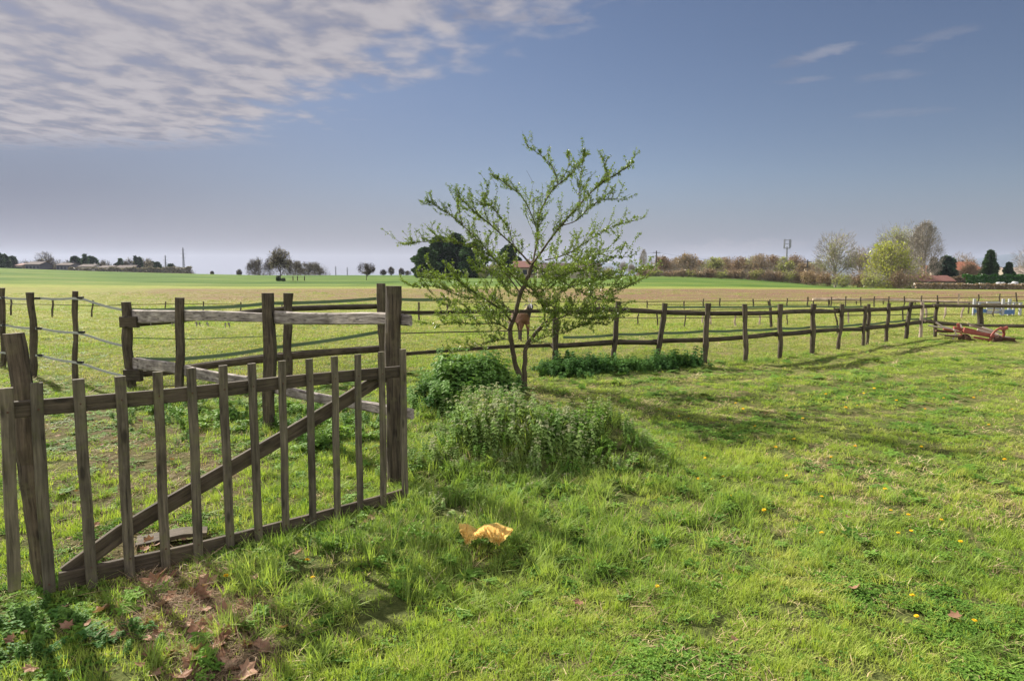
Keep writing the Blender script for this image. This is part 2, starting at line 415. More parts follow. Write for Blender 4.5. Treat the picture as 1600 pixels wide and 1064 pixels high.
def leafmat(name, c1, c2, c3, scale=1.2, trans=.45, rough=.55, rnd=.5, gloss=.25):
    """thin leaf or blade: colour drifts with place and from piece to piece, light passes through"""
    m = bpy.data.materials.new(name); m.use_nodes = True; t = NT(m.node_tree); t.n.clear()
    pos = t.node('ShaderNodeNewGeometry').outputs['Position']
    n = t.noise(pos, scale, 4, .6); n2 = t.noise(pos, scale * 9, 3, .6)
    oi = t.node('ShaderNodeObjectInfo').outputs['Random']
    v = t.math('ADD', t.math('MULTIPLY', n, 1 - rnd * .6), t.math('MULTIPLY', t.math('ADD', t.math('MULTIPLY', oi, .5), t.math('MULTIPLY', n2, .5)), rnd * .6))
    c = t.ramp(v, [(.30, c1), (.50, c2), (.70, c3)])
    d = t.node('ShaderNodeBsdfDiffuse'); t.l.new(c, d.inputs[0])
    tr = t.node('ShaderNodeBsdfTranslucent'); t.l.new(t.mix(1.0, c, rgb(1.15, 1.2, .55), 'MULTIPLY'), tr.inputs[0])
    mx = t.node('ShaderNodeMixShader'); mx.inputs[0].default_value = trans; t.l.new(d.outputs[0], mx.inputs[1]); t.l.new(tr.outputs[0], mx.inputs[2])
    gl = t.node('ShaderNodeBsdfGlossy'); gl.inputs['Roughness'].default_value = rough; gl.inputs[0].default_value = (.5, .5, .5, 1)
    fr = t.node('ShaderNodeFresnel'); fr.inputs[0].default_value = 1.35
    mx2 = t.node('ShaderNodeMixShader'); t.l.new(t.math('MULTIPLY', fr.outputs[0], gloss), mx2.inputs[0])
    t.l.new(mx.outputs[0], mx2.inputs[1]); t.l.new(gl.outputs[0], mx2.inputs[2])
    o = t.node('ShaderNodeOutputMaterial'); t.l.new(mx2.outputs[0], o.inputs[0])
    return m
M['lawn'] = leafmat('mown_grass', (.17, .27, .045), (.30, .395, .07), (.48, .48, .15), .9)
M['long'] = leafmat('long_grass', (.12, .205, .042), (.23, .325, .07), (.38, .44, .12), 1.1)
M['past'] = leafmat('pasture_grass', (.15, .20, .055), (.25, .28, .085), (.38, .35, .16), .6)
M['straw'] = leafmat('dry_straw', (.30, .21, .11), (.48, .37, .21), (.64, .53, .34), 3, .25)
M['drystraw'] = leafmat('trodden_clippings', (.13, .085, .05), (.24, .17, .105), (.40, .31, .20), 3, .15)
M['herb'] = leafmat('herb_leaves', (.06, .14, .022), (.12, .23, .035), (.20, .33, .055), 2, .35)
M['nettle'] = leafmat('nettle_leaves', (.05, .115, .028), (.105, .205, .045), (.21, .34, .075), 2, .35)
M['nettledark'] = leafmat('ivy_leaves', (.035, .09, .022), (.065, .155, .035), (.13, .24, .05), 2, .25)
M['deadnettle'] = leafmat('dead_nettle_leaves', (.11, .20, .055), (.19, .29, .08), (.31, .40, .13), 2, .3)
M['dnflower'] = leafmat('dead_nettle_tops', (.16, .22, .09), (.26, .28, .15), (.38, .36, .22), 9, .3)
M['youngleaf'] = leafmat('spring_leaves', (.10, .155, .03), (.17, .235, .048), (.28, .35, .08), 1.5, .35)
M['petal'] = leafmat('dandelion_petals', (.75, .42, .01), (.85, .55, .02), (.9, .62, .03), 3, .2)
M['deadleaf'] = leafmat('dead_leaf', (.13, .065, .04), (.28, .155, .10), (.46, .31, .22), 6, .25)
M['soil'] = simple('bare_soil', (.10, .07, .045), .95, .4, 30)

# ------------------------------------------------------------------ ground
def zones(x, y):
    d = np.hypot(x, y)
    n1 = fbm(x, y, .5, 31); n2 = fbm(x, y, 1.9, 37); n3 = fbm(x, y, .08, 41)
    jit = (n1 - .5) * 5 + (n3 - .5) * 8
    az = x / np.maximum(y, 1e-3)
    litter = ss(polysd(x, y, P_LITTER) + (n2 - .5) * .35, -.12, .12)
    bare = ss(polysd(x, y, P_BARE) + (n2 - .5) * 1.2, -.35, .35) * .55
    tram = ss(polysd(x, y, P_TRAMPLE) + (n1 - .5) * 2.0, -.5, .8) * .6
    spots = ss(fbm(x, y, 1.1, 51), .60, .70) * .6
    rutd = np.min([linesd(x, y, q) for q in RUTS], 0); tram = np.maximum(tram, .75 * np.exp(-(rutd / .13) ** 2))
    brown = ss(y + jit * .3, 33, 42) * (1 - ss(y + jit * .25, 64, 66)) * (.25 + .60 * ss(az + (n3 - .5) * .4, -.62, -.42) + .15 * ss(az, -.05, .2)) * (.7 + .3 * ss(n1, .3, .7))
    far = ss(y + (n3 - .5) * 3, 72, 75)
    return dict(litter=litter, bare=bare, tram=tram, spots=spots, brown=brown, far=far, d=d, az=az)
def make_ground():
    angs = np.concatenate([np.radians(np.arange(-44, 44.01, .2)), np.radians(np.arange(46, 315, 3.0))])
    angs = np.unique(np.round(angs, 6)); na = len(angs)
    rs = [0.4]
    while rs[-1] < 5100:
        r_ = rs[-1]; rs.append(r_ * 1.012 if 2 < r_ < 40 else r_ * 1.035)
    rs = np.array(rs); nr = len(rs)
    A, Rr = np.meshgrid(angs, rs)
    X = np.sin(A) * Rr; Y = np.cos(A) * Rr
    Z = height(X.ravel(), Y.ravel())
    V_ = np.stack([X.ravel(), Y.ravel(), Z], 1)
    V_ = np.vstack([V_, [[0, 0, hz(0, 0)]]])
    i = np.arange(nr - 1)[:, None]; j = np.arange(na)[None, :]; j2 = (j + 1) % na
    quads = np.stack([(i * na + j), (i * na + j2), ((i + 1) * na + j2), ((i + 1) * na + j)], -1).reshape(-1, 4)[:, ::-1]
    tri = [(na * nr, int((k + 1) % na), int(k)) for k in range(na)]
    me = bpy.data.meshes.new('ground')
    me.from_pydata(V_.tolist(), [], quads.tolist() + tri)
    z = zones(V_[:, 0], V_[:, 1])
    for nm, val in (('litter', np.maximum(z['litter'], z['bare'])), ('brown', z['brown']), ('far', z['far']), ('tram', np.maximum(z['tram'], z['spots'] * (z['d'] < 60)))):
        at = me.attributes.new(nm, 'FLOAT', 'POINT'); at.data.foreach_set('value', np.asarray(val, 'f'))
    me.polygons.foreach_set('use_smooth', [True] * len(me.polygons)); me.update()
    o = bpy.data.objects.new('ground', me); COL.objects.link(o); tag(o, kind='structure')
    m, t, b = mat('ground_soil_and_turf')
    pos = t.node('ShaderNodeNewGeometry').outputs['Position']
    A_ = lambda n_: t.node('ShaderNodeAttribute', attribute_name=n_).outputs['Fac']
    sepp = t.node('ShaderNodeSeparateXYZ'); t.l.new(pos, sepp.inputs[0])
    dist = t.vmath('LENGTH', pos); dist = t.n[-1].outputs['Value']
    n_a = t.noise(pos, .55, 5, .65); n_b = t.noise(pos, 3.2, 5, .65); n_c = t.noise(pos, 24, 5, .7); n_w = t.noise(pos, .06, 4, .6)
    # turf between the blades close by, the grass sward itself farther off
    close = t.ramp(n_c, [(.3, (.030, .038, .013)), (.55, (.085, .10, .030)), (.8, (.20, .18, .085))])
    sw = t.ramp(t.math('ADD', t.math('MULTIPLY', n_a, .5), t.math('MULTIPLY', n_b, .5)), [(.33, (.10, .145, .030)), (.47, (.165, .195, .045)), (.62, (.24, .23, .075)), (.75, (.26, .195, .10))])
    grass = t.mix(t.sstep(dist, 6, 26), close, sw)
    strawc = t.ramp(n_c, [(.25, (.04, .026, .018)), (.5, (.10, .066, .042)), (.75, (.20, .14, .09))])
    c = t.mix(t.math('MULTIPLY', A_('litter'), t.sstep(n_b, .25, .5)), grass, strawc)
    tr_ = t.math('MULTIPLY', A_('tram'), t.sstep(n_b, .42, .62))
    c = t.mix(tr_, c, t.ramp(n_c, [(.3, (.10, .075, .04)), (.7, (.28, .22, .12))]))
    # dry strip of stubble and earth across the middle distance, in long streaks
    st = t.node('ShaderNodeMapping'); st.inputs['Scale'].default_value = (.10, .8, 1); t.l.new(pos, st.inputs[0])
    strk = t.noise(st.outputs[0], 1.0, 6, .7)
    bro = t.ramp(t.math('ADD', t.math('MULTIPLY', strk, .7), t.math('MULTIPLY', n_b, .3)), [(.34, (.10, .10, .04)), (.44, (.14, .095, .06)), (.56, (.165, .095, .068)), (.70, (.21, .135, .10))])
    c = t.mix(A_('brown'), c, bro)
    st2 = t.node('ShaderNodeMapping'); st2.inputs['Scale'].default_value = (.015, .06, 1); t.l.new(pos, st2.inputs[0])
    bands = t.noise(st2.outputs[0], 1.4, 4, .6)
    far = t.ramp(bands, [(.32, (.045, .085, .018)), (.5, (.068, .120, .024)), (.62, (.105, .150, .033)), (.75, (.15, .155, .062))])
    rowm = t.node('ShaderNodeMapping'); rowm.inputs['Rotation'].default_value = (0, 0, .5); rowm.inputs['Scale'].default_value = (.16, .006, 1); t.l.new(pos, rowm.inputs[0])
    rows = t.noise(rowm.outputs[0], 1.0, 3, .7)
    far = t.mix(1.0, far, t.ramp(rows, [(.35, (.80, .84, .8)), (.65, (1.18, 1.12, 1.1))]), 'MULTIPLY')
    c = t.mix(A_('far'), c, far)
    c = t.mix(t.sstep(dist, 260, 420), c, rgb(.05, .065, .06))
    t.put(b.inputs['Base Color'], c); b.inputs['Roughness'].default_value = 1.0; b.inputs['Specular IOR Level'].default_value = .05
    bp = t.node('ShaderNodeBump'); bp.inputs['Strength'].default_value = .8; bp.inputs['Distance'].default_value = .06
    t.put(bp.inputs['Height'], t.math('ADD', t.math('MULTIPLY', n_b, 1.4), t.math('MULTIPLY', n_c, .6))); t.l.new(bp.outputs[0], b.inputs['Normal'])
    me.materials.append(m)
    return o
make_ground()

# far blue hills
def make_hills():
    mb = MB(); ridge = []
    n = 260; a0, a1 = -1.0, 1.0; D = 4600
    rows = []
    for r_ in range(5):
        row = []
        for k in range(n):
            a = a0 + (a1 - a0) * k / (n - 1)
            hgt = np.interp(a, [-1, -.5, -.2, 0.02, .1, .17, .22, .36, .42, .5, .60, .66, .72, .78, 1], [-30, -30, -20, 20, 62, 56, 50, 26, 34, 30, 44, 78, 118, 112, 60])
            hgt += 9 * (fbm(np.array([a * 40]), np.array([r_ * 1.0]), 1, 77)[0] - .5) * 2
            f_ = [0, .7, 1.0, .8, 0][r_]
            yy = D + (r_ - 2) * 260
            row.append((a * yy, yy, -42 + (hgt + 42) * f_))
        rows.append(row)
    V_ = [p for r_ in rows for p in r_]
    Fc = [(r_ * n + k, r_ * n + k + 1, (r_ + 1) * n + k + 1, (r_ + 1) * n + k) for r_ in range(4) for k in range(n - 1)]
    mb.add(V_, Fc)
    hm = simple('wooded_hills', (.035, .055, .075), 1, .3, .01)
    o = mb.build('hills', hm, loc=(0, 0, 0), smooth=True); tag(o, kind='structure')
make_hills()

# ------------------------------------------------------------------ timber fences
def post_between(B, T, wpx, name, parent, m, rnd=True, seg=7, wob=.012, extra=.12, **kw):
    mb = MB(); wm = wpx / F * B.y
    Bd = B + (B - T).normalized() * extra
    if rnd: beam(mb, [Bd, T], wm, None, up=(0, 1, 0), sides=9, wob=wob, seg=seg, bulge=.04, **kw)
    else: beam(mb, [Bd, T], wm, kw.pop('thick', wm * .8), up=(0, 1, 0), wob=wob, seg=seg, **kw)
    return mb.build(name, m, parent, loc=B, smooth=False)

# main post-and-rail fence
MF = [  # base x, base y, top x, top y, width px, dark?
    (205, 605, 196, 472, 15), (450, 588, 450, 458, 13), (598, 578, 596, 443, 14),
    (867, 574, 868, 484, 10), (957, 566, 967, 471, 8), (1025, 566, 1040, 474, 8), (1101, 567, 1106, 474, 8.5), (1164, 566, 1164, 475, 7.5), (1218, 561, 1220, 475, 7.5),
    (1268, 553, 1272, 475, 7), (1310, 546, 1316, 475, 6), (1349, 540, 1352, 478, 5), (1355, 538, 1358, 475, 5), (1385, 535, 1389, 474, 5.2), (1415, 530, 1424, 472, 6),
    (1438, 528, 1442, 472, 4.5), (1461, 526, 1464, 471, 5.5), (1532, 524, 1532, 477, 8), (1640, 524, 1641, 474, 8)]
base = [G(m_[0], m_[1]) for m_ in MF]
fence = empty('post_and_rail_fence', tuple(base[3]))
tag(fence, 'long dark post-and-rail fence of rough poles running across the paddock behind the young tree', 'fence')
for m_, B in zip(MF, base):
    T = at_depth(m_[2], m_[3], B.y)
    thickm = M['palewood'] if m_[0] in (1438,) else M['fencepost']
    post_between(B, T, m_[4] * 1.05, 'post', fence, thickm, seg=8, wob=.015)
fx = [m_[0] for m_ in MF]; fy = [b.y for b in base]
def fdepth(px): return float(np.interp(px, fx, fy)) + .06
def rail(pxs, wpx, parent, m, name='rail', flatbar=False, dfun=fdepth, off=0.0, wob=.012, seg=None, dy=0):
    pts = [at_depth(p[0], p[1] + dy, dfun(p[0]) + off) for p in pxs]
    mb = MB(); ym = sum(p.y for p in pts) / len(pts); wm = wpx / F * ym
    sg = seg or max(8, int((pts[-1] - pts[0]).length / .25))
    if flatbar: beam(mb, pts, .03, wm, up=(0, 0, 1), seg=sg, wob=wob * .4)
    else: beam(mb, pts, wm, None, sides=9, seg=sg, wob=wob, bulge=.07)
    return mb.build(name, m, parent, loc=pts[0])
rail([(200, 506), (275, 500), (430, 484), (600, 478)], 9, fence, M['darkwood'])
rail([(195, 584), (240, 583), (330, 569), (420, 559), (604, 544)], 13, fence, M['darkwood'])
rail([(590, 487), (640, 488.5), (730, 487.5), (800, 487), (875, 486)], 5.5, fence, M['darkwood'], flatbar=True, wob=.01)
rail([(590, 556), (632, 553), (700, 548), (800, 541), (880, 539)], 5.5, fence, M['darkwood'], flatbar=True, wob=.01)
rail([(590, 522), (632, 521), (700, 519), (800, 517), (867, 515)], 1.8, fence, M['darkwood'], flatbar=False, wob=.003)
rail([(855, 486), (930, 483), (967, 485), (1040, 489), (1106, 489.5), (1168, 489)], 7.5, fence, M['darkwood'], wob=.015)
rail([(1150, 489.5), (1220, 488), (1275, 487), (1318, 486)], 7, fence, M['darkwood'], off=.03, wob=.015)
rail([(1306, 486), (1352, 484.5), (1389, 482.5), (1424, 480), (1466, 478.5)], 6, fence, M['darkwood'], wob=.015)
rail([(862, 540), (907, 537), (960, 536), (1030, 534)], 8.5, fence, M['darkwood'], wob=.02)
rail([(1020, 534.5), (1102, 531), (1166, 526), (1224, 521.5)], 7, fence, M['darkwood'], off=.03, wob=.015)
rail([(1212, 522), (1268, 518), (1314, 515.5), (1354, 513.5)], 6.5, fence, M['darkwood'], wob=.015)
rail([(1344, 514), (1386, 509.5), (1418, 506), (1455, 502)], 6, fence, M['darkwood'], off=.03, wob=.015)
rail([(1458, 477), (1475, 477), (1532, 478.5), (1600, 479), (1650, 479)], 5.5, fence, M['fencepost'], off=-.12, wob=.01)
rail([(1444, 502), (1475, 506), (1532, 508), (1600, 510), (1650, 510)], 5.5, fence, M['fencepost'], off=-.12, wob=.012)

# electric tape on the back of that fence
def ribbon(mb, pts, wid, thick=.004, sag=0):
    n = 0; P = []
    for a, b in zip(pts[:-1], pts[1:]):
        for k in range(6):
            q = Vector(a).lerp(Vector(b), k / 6); q.z -= sag * 4 * (k / 6) * (1 - k / 6); P.append(q)
    P.append(Vector(pts[-1]))
    beam(mb, P, thick, wid, up=(0, 0, 1), seg=len(P) - 1, wob=0)
M['tape'] = simple('faded_green_tape', (.11, .16, .09), .7, .25, 3)
M['tapegrey'] = simple('grey_white_tape', (.30, .31, .28), .7, .25, 3)
def tape(pxs, wid, dfun, parent, m, sag=.02, off=.12):
    mb = MB(); ribbon(mb, [at_depth(p[0], p[1], dfun(p[0]) + off) for p in pxs], wid, sag=sag)
    return mb.build('tape', m, parent)
tape([(880, 527), (970, 522), (1027, 520), (1102, 517), (1160, 515.5), (1219, 513), (1267, 511), (1344, 507), (1386, 503), (1424, 499), (1460, 495)], .045, fdepth, fence, M['tape'])
tape([(1040, 480), (1106, 480), (1164, 480), (1220, 479), (1272, 479), (1316, 480), (1356, 479)], .035, fdepth, fence, M['tape'], 0)
tape([(1356, 493), (1389, 492), (1424, 491), (1464, 490)], .012, fdepth, fence, M['tape'], 0)
tape([(212, 560), (300, 559.5), (420, 544), (596, 518)], .055, fdepth, fence, M['tape'], .02)
tape([(200, 484), (300, 481), (420, 474), (596, 466), (700, 467.5)], .05, fdepth, fence, M['tape'], .02)
tape([(205, 528), (300, 530), (450, 524)], .012, fdepth, fence, M['tape'], 0)

# front board fence: V-shaped run from the far left post up to the tall gate post
BF = [(281, 632, 280, 465, 12), (420, 672, 417, 458, 17), (616, 752, 615, 447, 24.5)]
bfb = [G(205, 605)] + [G(m_[0], m_[1]) for m_ in BF]
bfence = empty('board_fence', tuple(bfb[2]))
tag(bfence, 'short fence of pale split boards leading to the tall post beside the gate', 'fence')
bx = [205] + [m_[0] for m_ in BF] + [660]
by = [b.y for b in bfb]; by = by + [by[-1] - .35]
def bdepth(px): return float(np.interp(px, bx, by))
for m_, B in zip(BF, bfb[1:]):
    T = at_depth(m_[2], m_[3], B.y)
    mb = MB(); wm = m_[4] / F * B.y
    if m_[0] == 616: beam(mb, [B - Vector((0, 0, .15)), T], wm, None, up=(0, 1, 0), sides=12, wob=.008, seg=14, bulge=.025)
    elif m_[0] == 281: beam(mb, [B - Vector((0, 0, .15)), T], wm, wm * .7, up=(0, 1, 0), wob=.012, seg=10)
    else: beam(mb, [B - Vector((0, 0, .15)), B.lerp(T, .45) + Vector((.02, 0, 0)), T], wm, wm * .8, up=(0, 1, 0), wob=.015, seg=12, bulge=.06)
    mb.build('post', M['post'], bfence, loc=B)
def board(pxs, hpx, th, name, m, off, wob=.006, seg=16, jag=False, dfun=bdepth):
    pts = [at_depth(p[0], p[1], dfun(p[0]) + off) for p in pxs]
    mb = MB(); ym = pts[0].y
    hs = hpx if isinstance(hpx, (list, tuple)) else [hpx, hpx]
    beam(mb, pts, th, hs[0] / F * pts[0].y, up=(0, 0, 1), wob=wob, seg=seg, taper=(hs[1] / F * pts[-1].y) / (hs[0] / F * pts[0].y), bevel=.3, bulge=.03)
    if jag:   # ragged splinters hanging from the lower edge
        for k in range(9):
            i = R.uniform(.1, .95); a = Vector(pts[0]).lerp(pts[-1], i); L_ = R.uniform(.03, .07); h0 = hs[0] / F * pts[0].y * .45
            p0 = a + Vector((0, -.02, -h0 + .02)); tube(mb, [p0, p0 + Vector((R.uniform(-.01, .03), -.01, -L_ * .6)), p0 + Vector((R.uniform(0, .05), -.02, -L_))], [.012, .008, .002], 4)
    return mb.build(name, m, bfence, loc=pts[0])
board([(205, 494), (300, 494), (415, 495.5)], [21, 13.5], .05, 'board', M['barkless'], .10, jag=True, seg=26, wob=.01)
board([(425, 496.5), (520, 497.5), (600, 498.5), (642, 501)], [20, 18], .045, 'board', M['barkless'], .12)
board([(205, 566), (276, 576), (303, 583), (338, 589), (388, 595)], [18, 17], .05, 'board', M['barkless'], .10, seg=18, wob=.01)
board([(425, 606), (515, 625), (605, 641), (644, 646)], [15, 17], .045, 'board', M['barkless'], .14)
for (x_, y_, h_) in ((200, 503, 17), (206, 586, 18)):
    mb = MB(); p = at_depth(x_, y_, by[0] - .10); beam(mb, [p + Vector((-.10, .0, 0)), p + Vector((.16, -.04, 0))], .07, h_ / F * by[0], seg=3); mb.build('cleat', M['darkwood'], bfence, loc=p)

# picket gate
gate_px = [(8, 605, 21, 918, 20), (55, 597, 75, 922, 19), (120, 591, 143, 940, 18), (185, 587, 203, 922, 17), (243, 580, 258, 910, 16), (295, 574, 308, 890, 15.5), (345, 570, 357, 877, 14.5), (390, 567, 402, 862, 14),
           (437, 563, 443, 845, 13), (479, 560, 486, 832, 12.5), (518, 556, 524, 822, 12), (555, 553, 559, 815, 11.5), (592, 549, 595, 806, 11.5), (625, 545, 629, 770, 12)]
gl_, gr_ = G(75, 945), G(629, 786)
def gline(px):
    # plane of the gate through the two end pickets, thickness along its normal
    e = Vector((gr_.x - gl_.x, gr_.y - gl_.y)); k = (px - CX) / F
    # solve x = k*y' (y' = depth) on the line
    t = (k * gl_.y - gl_.x) / (e.x - k * e.y)
    return gl_.y + t * e.y
gate = empty('picket_gate', tuple((gl_ + gr_) / 2))
tag(gate, 'weathered wooden picket gate with a diagonal brace standing open in the foreground', 'gate')
gd = Vector((gr_.x - gl_.x, gr_.y - gl_.y, 0)).normalized(); gn = Vector((gd.y, -gd.x, 0))     # towards the camera
for (tx, ty, bx_, by_, wpx) in gate_px:
    D = gline((tx + bx_) / 2)
    T = at_depth(tx, ty, gline(tx)); B = at_depth(bx_, by_, gline(bx_)); g = hz(B.x, B.y)
    if B.z < g - .01: B = T + (B - T) * ((T.z - g + .01) / (T.z - B.z))
    mb = MB(); wm = wpx / F * D * .88
    o_ = gn * .032
    beam(mb, [B + o_, B.lerp(T, .5) + o_ + gd * R.uniform(-.006, .006), T + o_], wm, .022, up=gd.cross(Vector((0, 0, 1))), wob=.003, seg=10, bevel=.15)
    for yr in (0, 1):   # a rusty nail head where each rail crosses
        pr = (np.interp((tx + bx_) / 2, [6, 250, 440, 632], [642, 619, 598, 580]) if yr == 0 else np.interp((tx + bx_) / 2, [92, 300, 480, 634], [908, 862, 813, 770]))
        if yr == 1 and tx < 50: continue
        f_ = (pr - ty) / (by_ - ty); c_ = T.lerp(B, min(.97, max(.03, f_))) + o_ + gn * .0125; mb.cur = 1
        tube(mb, [c_ - gn * .004, c_ + gn * .0015], [.0055, .0045], 6); mb.cur = 0
    mb.build('picket', [M['picket'], M['iron']], gate, loc=B)
def grail(pxs, hpx, name, off=0.0, th=.035):
    pts = [at_depth(p[0], p[1], gline(p[0])) + gn * off for p in pxs]
    mb = MB(); hs = [h_ / F * p.y for h_, p in zip(hpx, (pts[0], pts[-1]))]
    beam(mb, pts, th, hs[0], up=(0, 0, 1), wob=.004, seg=14, taper=hs[1] / hs[0], bevel=.12)
    mb.build(name, M['rail'], gate, loc=pts[0])
grail([(6, 642), (250, 619), (440, 598), (632, 580)], (26, 17), 'rail')
grail([(92, 908), (300, 862), (480, 813), (634, 770)], (30, 16), 'rail')
grail([(105, 900), (200, 830), (330, 753), (480, 665), (606, 588)], (28, 20), 'brace', -.036, .03)
mb = MB(); p = at_depth(636, 574, gline(632)) - gn * .04; tube(mb, [p + Vector((0, 0, .035)), p + Vector((.01, 0, 0)), p + Vector((0.0, 0, -.07))], [.005, .009, .012], 6); mb.build('latch', M['iron'], gate, loc=p)

# stout hinge post at the left
B = G(69, 915); B = Vector((B.x, B.y + .02, B.z)); T = at_depth(18, 521, B.y)
mb = MB(); beam(mb, [B - Vector((-.02, 0, .2)), B, B.lerp(T, .45), T], 30 / F * B.y, None, up=(0, 1, 0), sides=14, wob=.012, seg=18, bulge=.03)
o = mb.build('gate_post', M['post'], loc=B - Vector((0, 0, .05))); tag(o, 'stout round weathered timber post behind the left end of the picket gate', 'post')

# electric-tape fence at the far left
tb = [(3, 575, 3, 450, 8), (54, 588, 47, 457, 9.5), (115, 595, 118, 455, 8.5), (-60, 560, -62, 452, 7), (-130, 552, -131, 450, 7)]
tbb = [G(b_[0], b_[1]) for b_ in tb]
tf = empty('tape_fence', tuple(tbb[1])); tag(tf, 'grey electric-tape fence on three rough posts along the left edge of the paddock', 'fence')
tx_ = [-130, -60, 3, 54, 115, 205]; ty_ = [tbb[4].y, tbb[3].y, tbb[0].y, tbb[1].y, tbb[2].y, base[0].y]
def tdepth(px): return float(np.interp(px, tx_, ty_))
for b_, B in zip(tb, tbb):
    T = at_depth(b_[2], b_[3], B.y); mb = MB(); wm = b_[4] / F * B.y
    beam(mb, [B - Vector((0, 0, .12)), B.lerp(T, .4) + Vector((.015, 0, 0)), T], wm, None, up=(0, 1, 0), sides=8, wob=.02, seg=10, bulge=.05)
    pst = mb.build('post', M['fencepost'], tf, loc=B)
for line in ([(-130, 463), (-60, 465), (5, 465), (62, 466), (125, 465), (190, 484)], [(-130, 500), (-60, 505), (8, 508), (62, 513), (127, 520), (196, 541)], [(-130, 540), (-60, 546), (5, 551), (62, 555), (127, 567), (192, 587)]):
    mb = MB(); ribbon(mb, [at_depth(p[0], p[1], tdepth(p[0]) - .08) for p in line], .034, sag=.02); mb.build('tape', M['tapegrey'], tf)
for (x_, y_) in ((7, 465), (60, 466), (126, 465), (8, 508), (62, 513), (128, 519), (64, 555), (126, 566)):
    mb = MB(); p = at_depth(x_, y_, tdepth(x_) - .08); box(mb, p, .07, .05, .03); box(mb, p + Vector((-.05, .03, 0)), .05, .02, .02); mb.build('insulator', M['black'], tf, loc=p)

# ---- farther fences of thin posts and wire
def thin_fence(name, label, posts, wires, m, wr=.012, mw=None, wpx=2.2, pm=None):
    Bs = [G(p[0], p[1]) for p in posts]
    root = empty(name, tuple(Bs[0])); tag(root, label, 'fence')
    xs = [p[0] for p in posts]; ds = [b.y for b in Bs]
    order = np.argsort(xs); xs = np.array(xs)[order]; ds = np.array(ds)[order]
    for p, B in zip(posts, Bs):
        T = at_depth(p[2], p[3], B.y); mb = MB(); wq = (p[4] if len(p) > 4 else wpx) / F * B.y
        beam(mb, [B - Vector((0, 0, .1)), T], wq, None, up=(0, 1, 0), sides=6, wob=.02, seg=4)
        mm = (pm or m); mm = M['palewood'] if len(p) > 5 else mm
        mb.build('post', mm, root, loc=B)
    for w_ in wires:
        pts = [at_depth(a, b, float(np.interp(a, xs, ds)) - .05) for a, b in w_]
        mb = MB(); tube(mb, pts, [wr] * len(pts), 4); mb.build('wire', mw or m, root, loc=pts[0])
    return root
thin_fence('wire_fence', 'low wire fence of short stakes far across the left paddock', [(-40, 495, -40, 464), (17, 493, 17, 466, 3), (82, 496, 82, 468, 3.2), (143, 496, 145, 469, 3), (258, 489, 259, 471), (317, 489, 318, 471), (375, 489, 377, 472), (440, 488, 441, 472)],
           [[(-40, 474), (82, 476), (145, 478), (260, 475), (440, 476)]], M['fencepost'], .012)
thin_fence('wire_fence', 'thin wire fence with scattered stakes behind the middle of the main fence', [(655, 500, 654, 472, 3), (699, 495, 698, 475), (780, 500, 780, 475), (935, 505, 936, 474), (914, 505, 915, 480), (997, 508, 997, 490), (1027, 509, 1027, 485), (1070, 511, 1071, 489), (1097, 506, 1098, 488, 3, 1), (1110, 508, 1110, 492, 3, 1), (1149, 510, 1149, 490, 3, 1), (1187, 508, 1187, 492, 3, 1), (1206, 512, 1202, 470, 4.5), (1230, 508, 1230, 492)],
           [[(655, 492), (935, 497), (1070, 497), (1206, 495)], [(935, 484), (1070, 485), (1206, 482)]], M['fencepost'], .012)
thin_fence('wire_fence', 'row of short stakes and wire in front of the ploughed strip', [(700, 482, 700, 469), (765, 482, 765, 470), (930, 482, 930, 470), (1011, 482, 1011, 470), (1069, 483, 1069, 470), (1099, 482, 1099, 467), (1125, 480, 1125, 466), (1177, 480, 1177, 467), (1203, 481, 1203, 468), (1230, 480, 1230, 466), (1262, 480, 1262, 464), (1295, 480, 1295, 468)],
           [[(700, 472), (1011, 471.5), (1295, 470)], [(1011, 476), (1295, 476)]], M['fencepost'], .015)
thin_fence('wire_fence', 'wire fence of tall thin stakes in front of the houses at the right', [(1299, 480, 1299, 464), (1322, 480, 1321, 463), (1345, 480, 1345, 464), (1366, 480, 1366, 463), (1389, 482, 1389, 463), (1413, 480, 1413, 463), (1440, 480, 1440, 462), (1465, 480, 1465, 461), (1498, 480, 1498, 459, 2.5, 1), (1529, 479, 1529, 460), (1562, 478, 1562, 459), (1589, 477, 1588, 457), (1625, 477, 1625, 457)],
           [[(1299, 468), (1465, 466), (1625, 463)], [(1299, 473), (1465, 472), (1625, 470)]], M['fencepost'], .014)
thin_fence('wire_fence', 'wire fence of leaning stakes inside the right paddock', [(1310, 522, 1304, 479, 2.8), (1326, 505, 1326, 483, 3, 1), (1411, 502, 1411, 478, 2.5), (1447, 500, 1447, 480, 3.5, 1), (1475, 498, 1478, 478, 3, 1), (1501, 497, 1506, 478, 3.4, 1), (1513, 490, 1514, 473), (1552, 495, 1553, 480, 2.6)],
           [[(1310, 493), (1411, 492), (1552, 491)]], M['fencepost'], .012)
# long pale pole of the riding ring
pr = [(1271, 476), (1296, 478), (1338, 479), (1380, 480), (1430, 480), (1475, 481), (1560, 481)]
prB = [G(*p) for p in pr]; ring = empty('pole_rail', tuple(prB[0])); tag(ring, 'long low pale wooden pole rail on short legs in the right paddock', 'fence')
dm = prB[0].y
for p, B in zip(pr, prB):
    mb = MB(); T = at_depth(p[0], np.interp(p[0], [1270, 1600], [468, 474]), dm); B2 = Vector((B.x * dm / B.y, dm, hz(B.x, dm))); beam(mb, [B2 - Vector((0, 0, .1)), T], .07, None, up=(0, 1, 0), sides=6, seg=3); mb.build('leg', M['fencepost'], ring, loc=B2)
mb = MB(); beam(mb, [at_depth(1270, 467.5, dm - .1), at_depth(1400, 469.5, dm - .1), at_depth(1490, 472, dm - .1), at_depth(1575, 474, dm - .1)], .13, None, sides=8, seg=20, wob=.02); mb.build('pole', M['palewood'], ring, loc=prB[0])

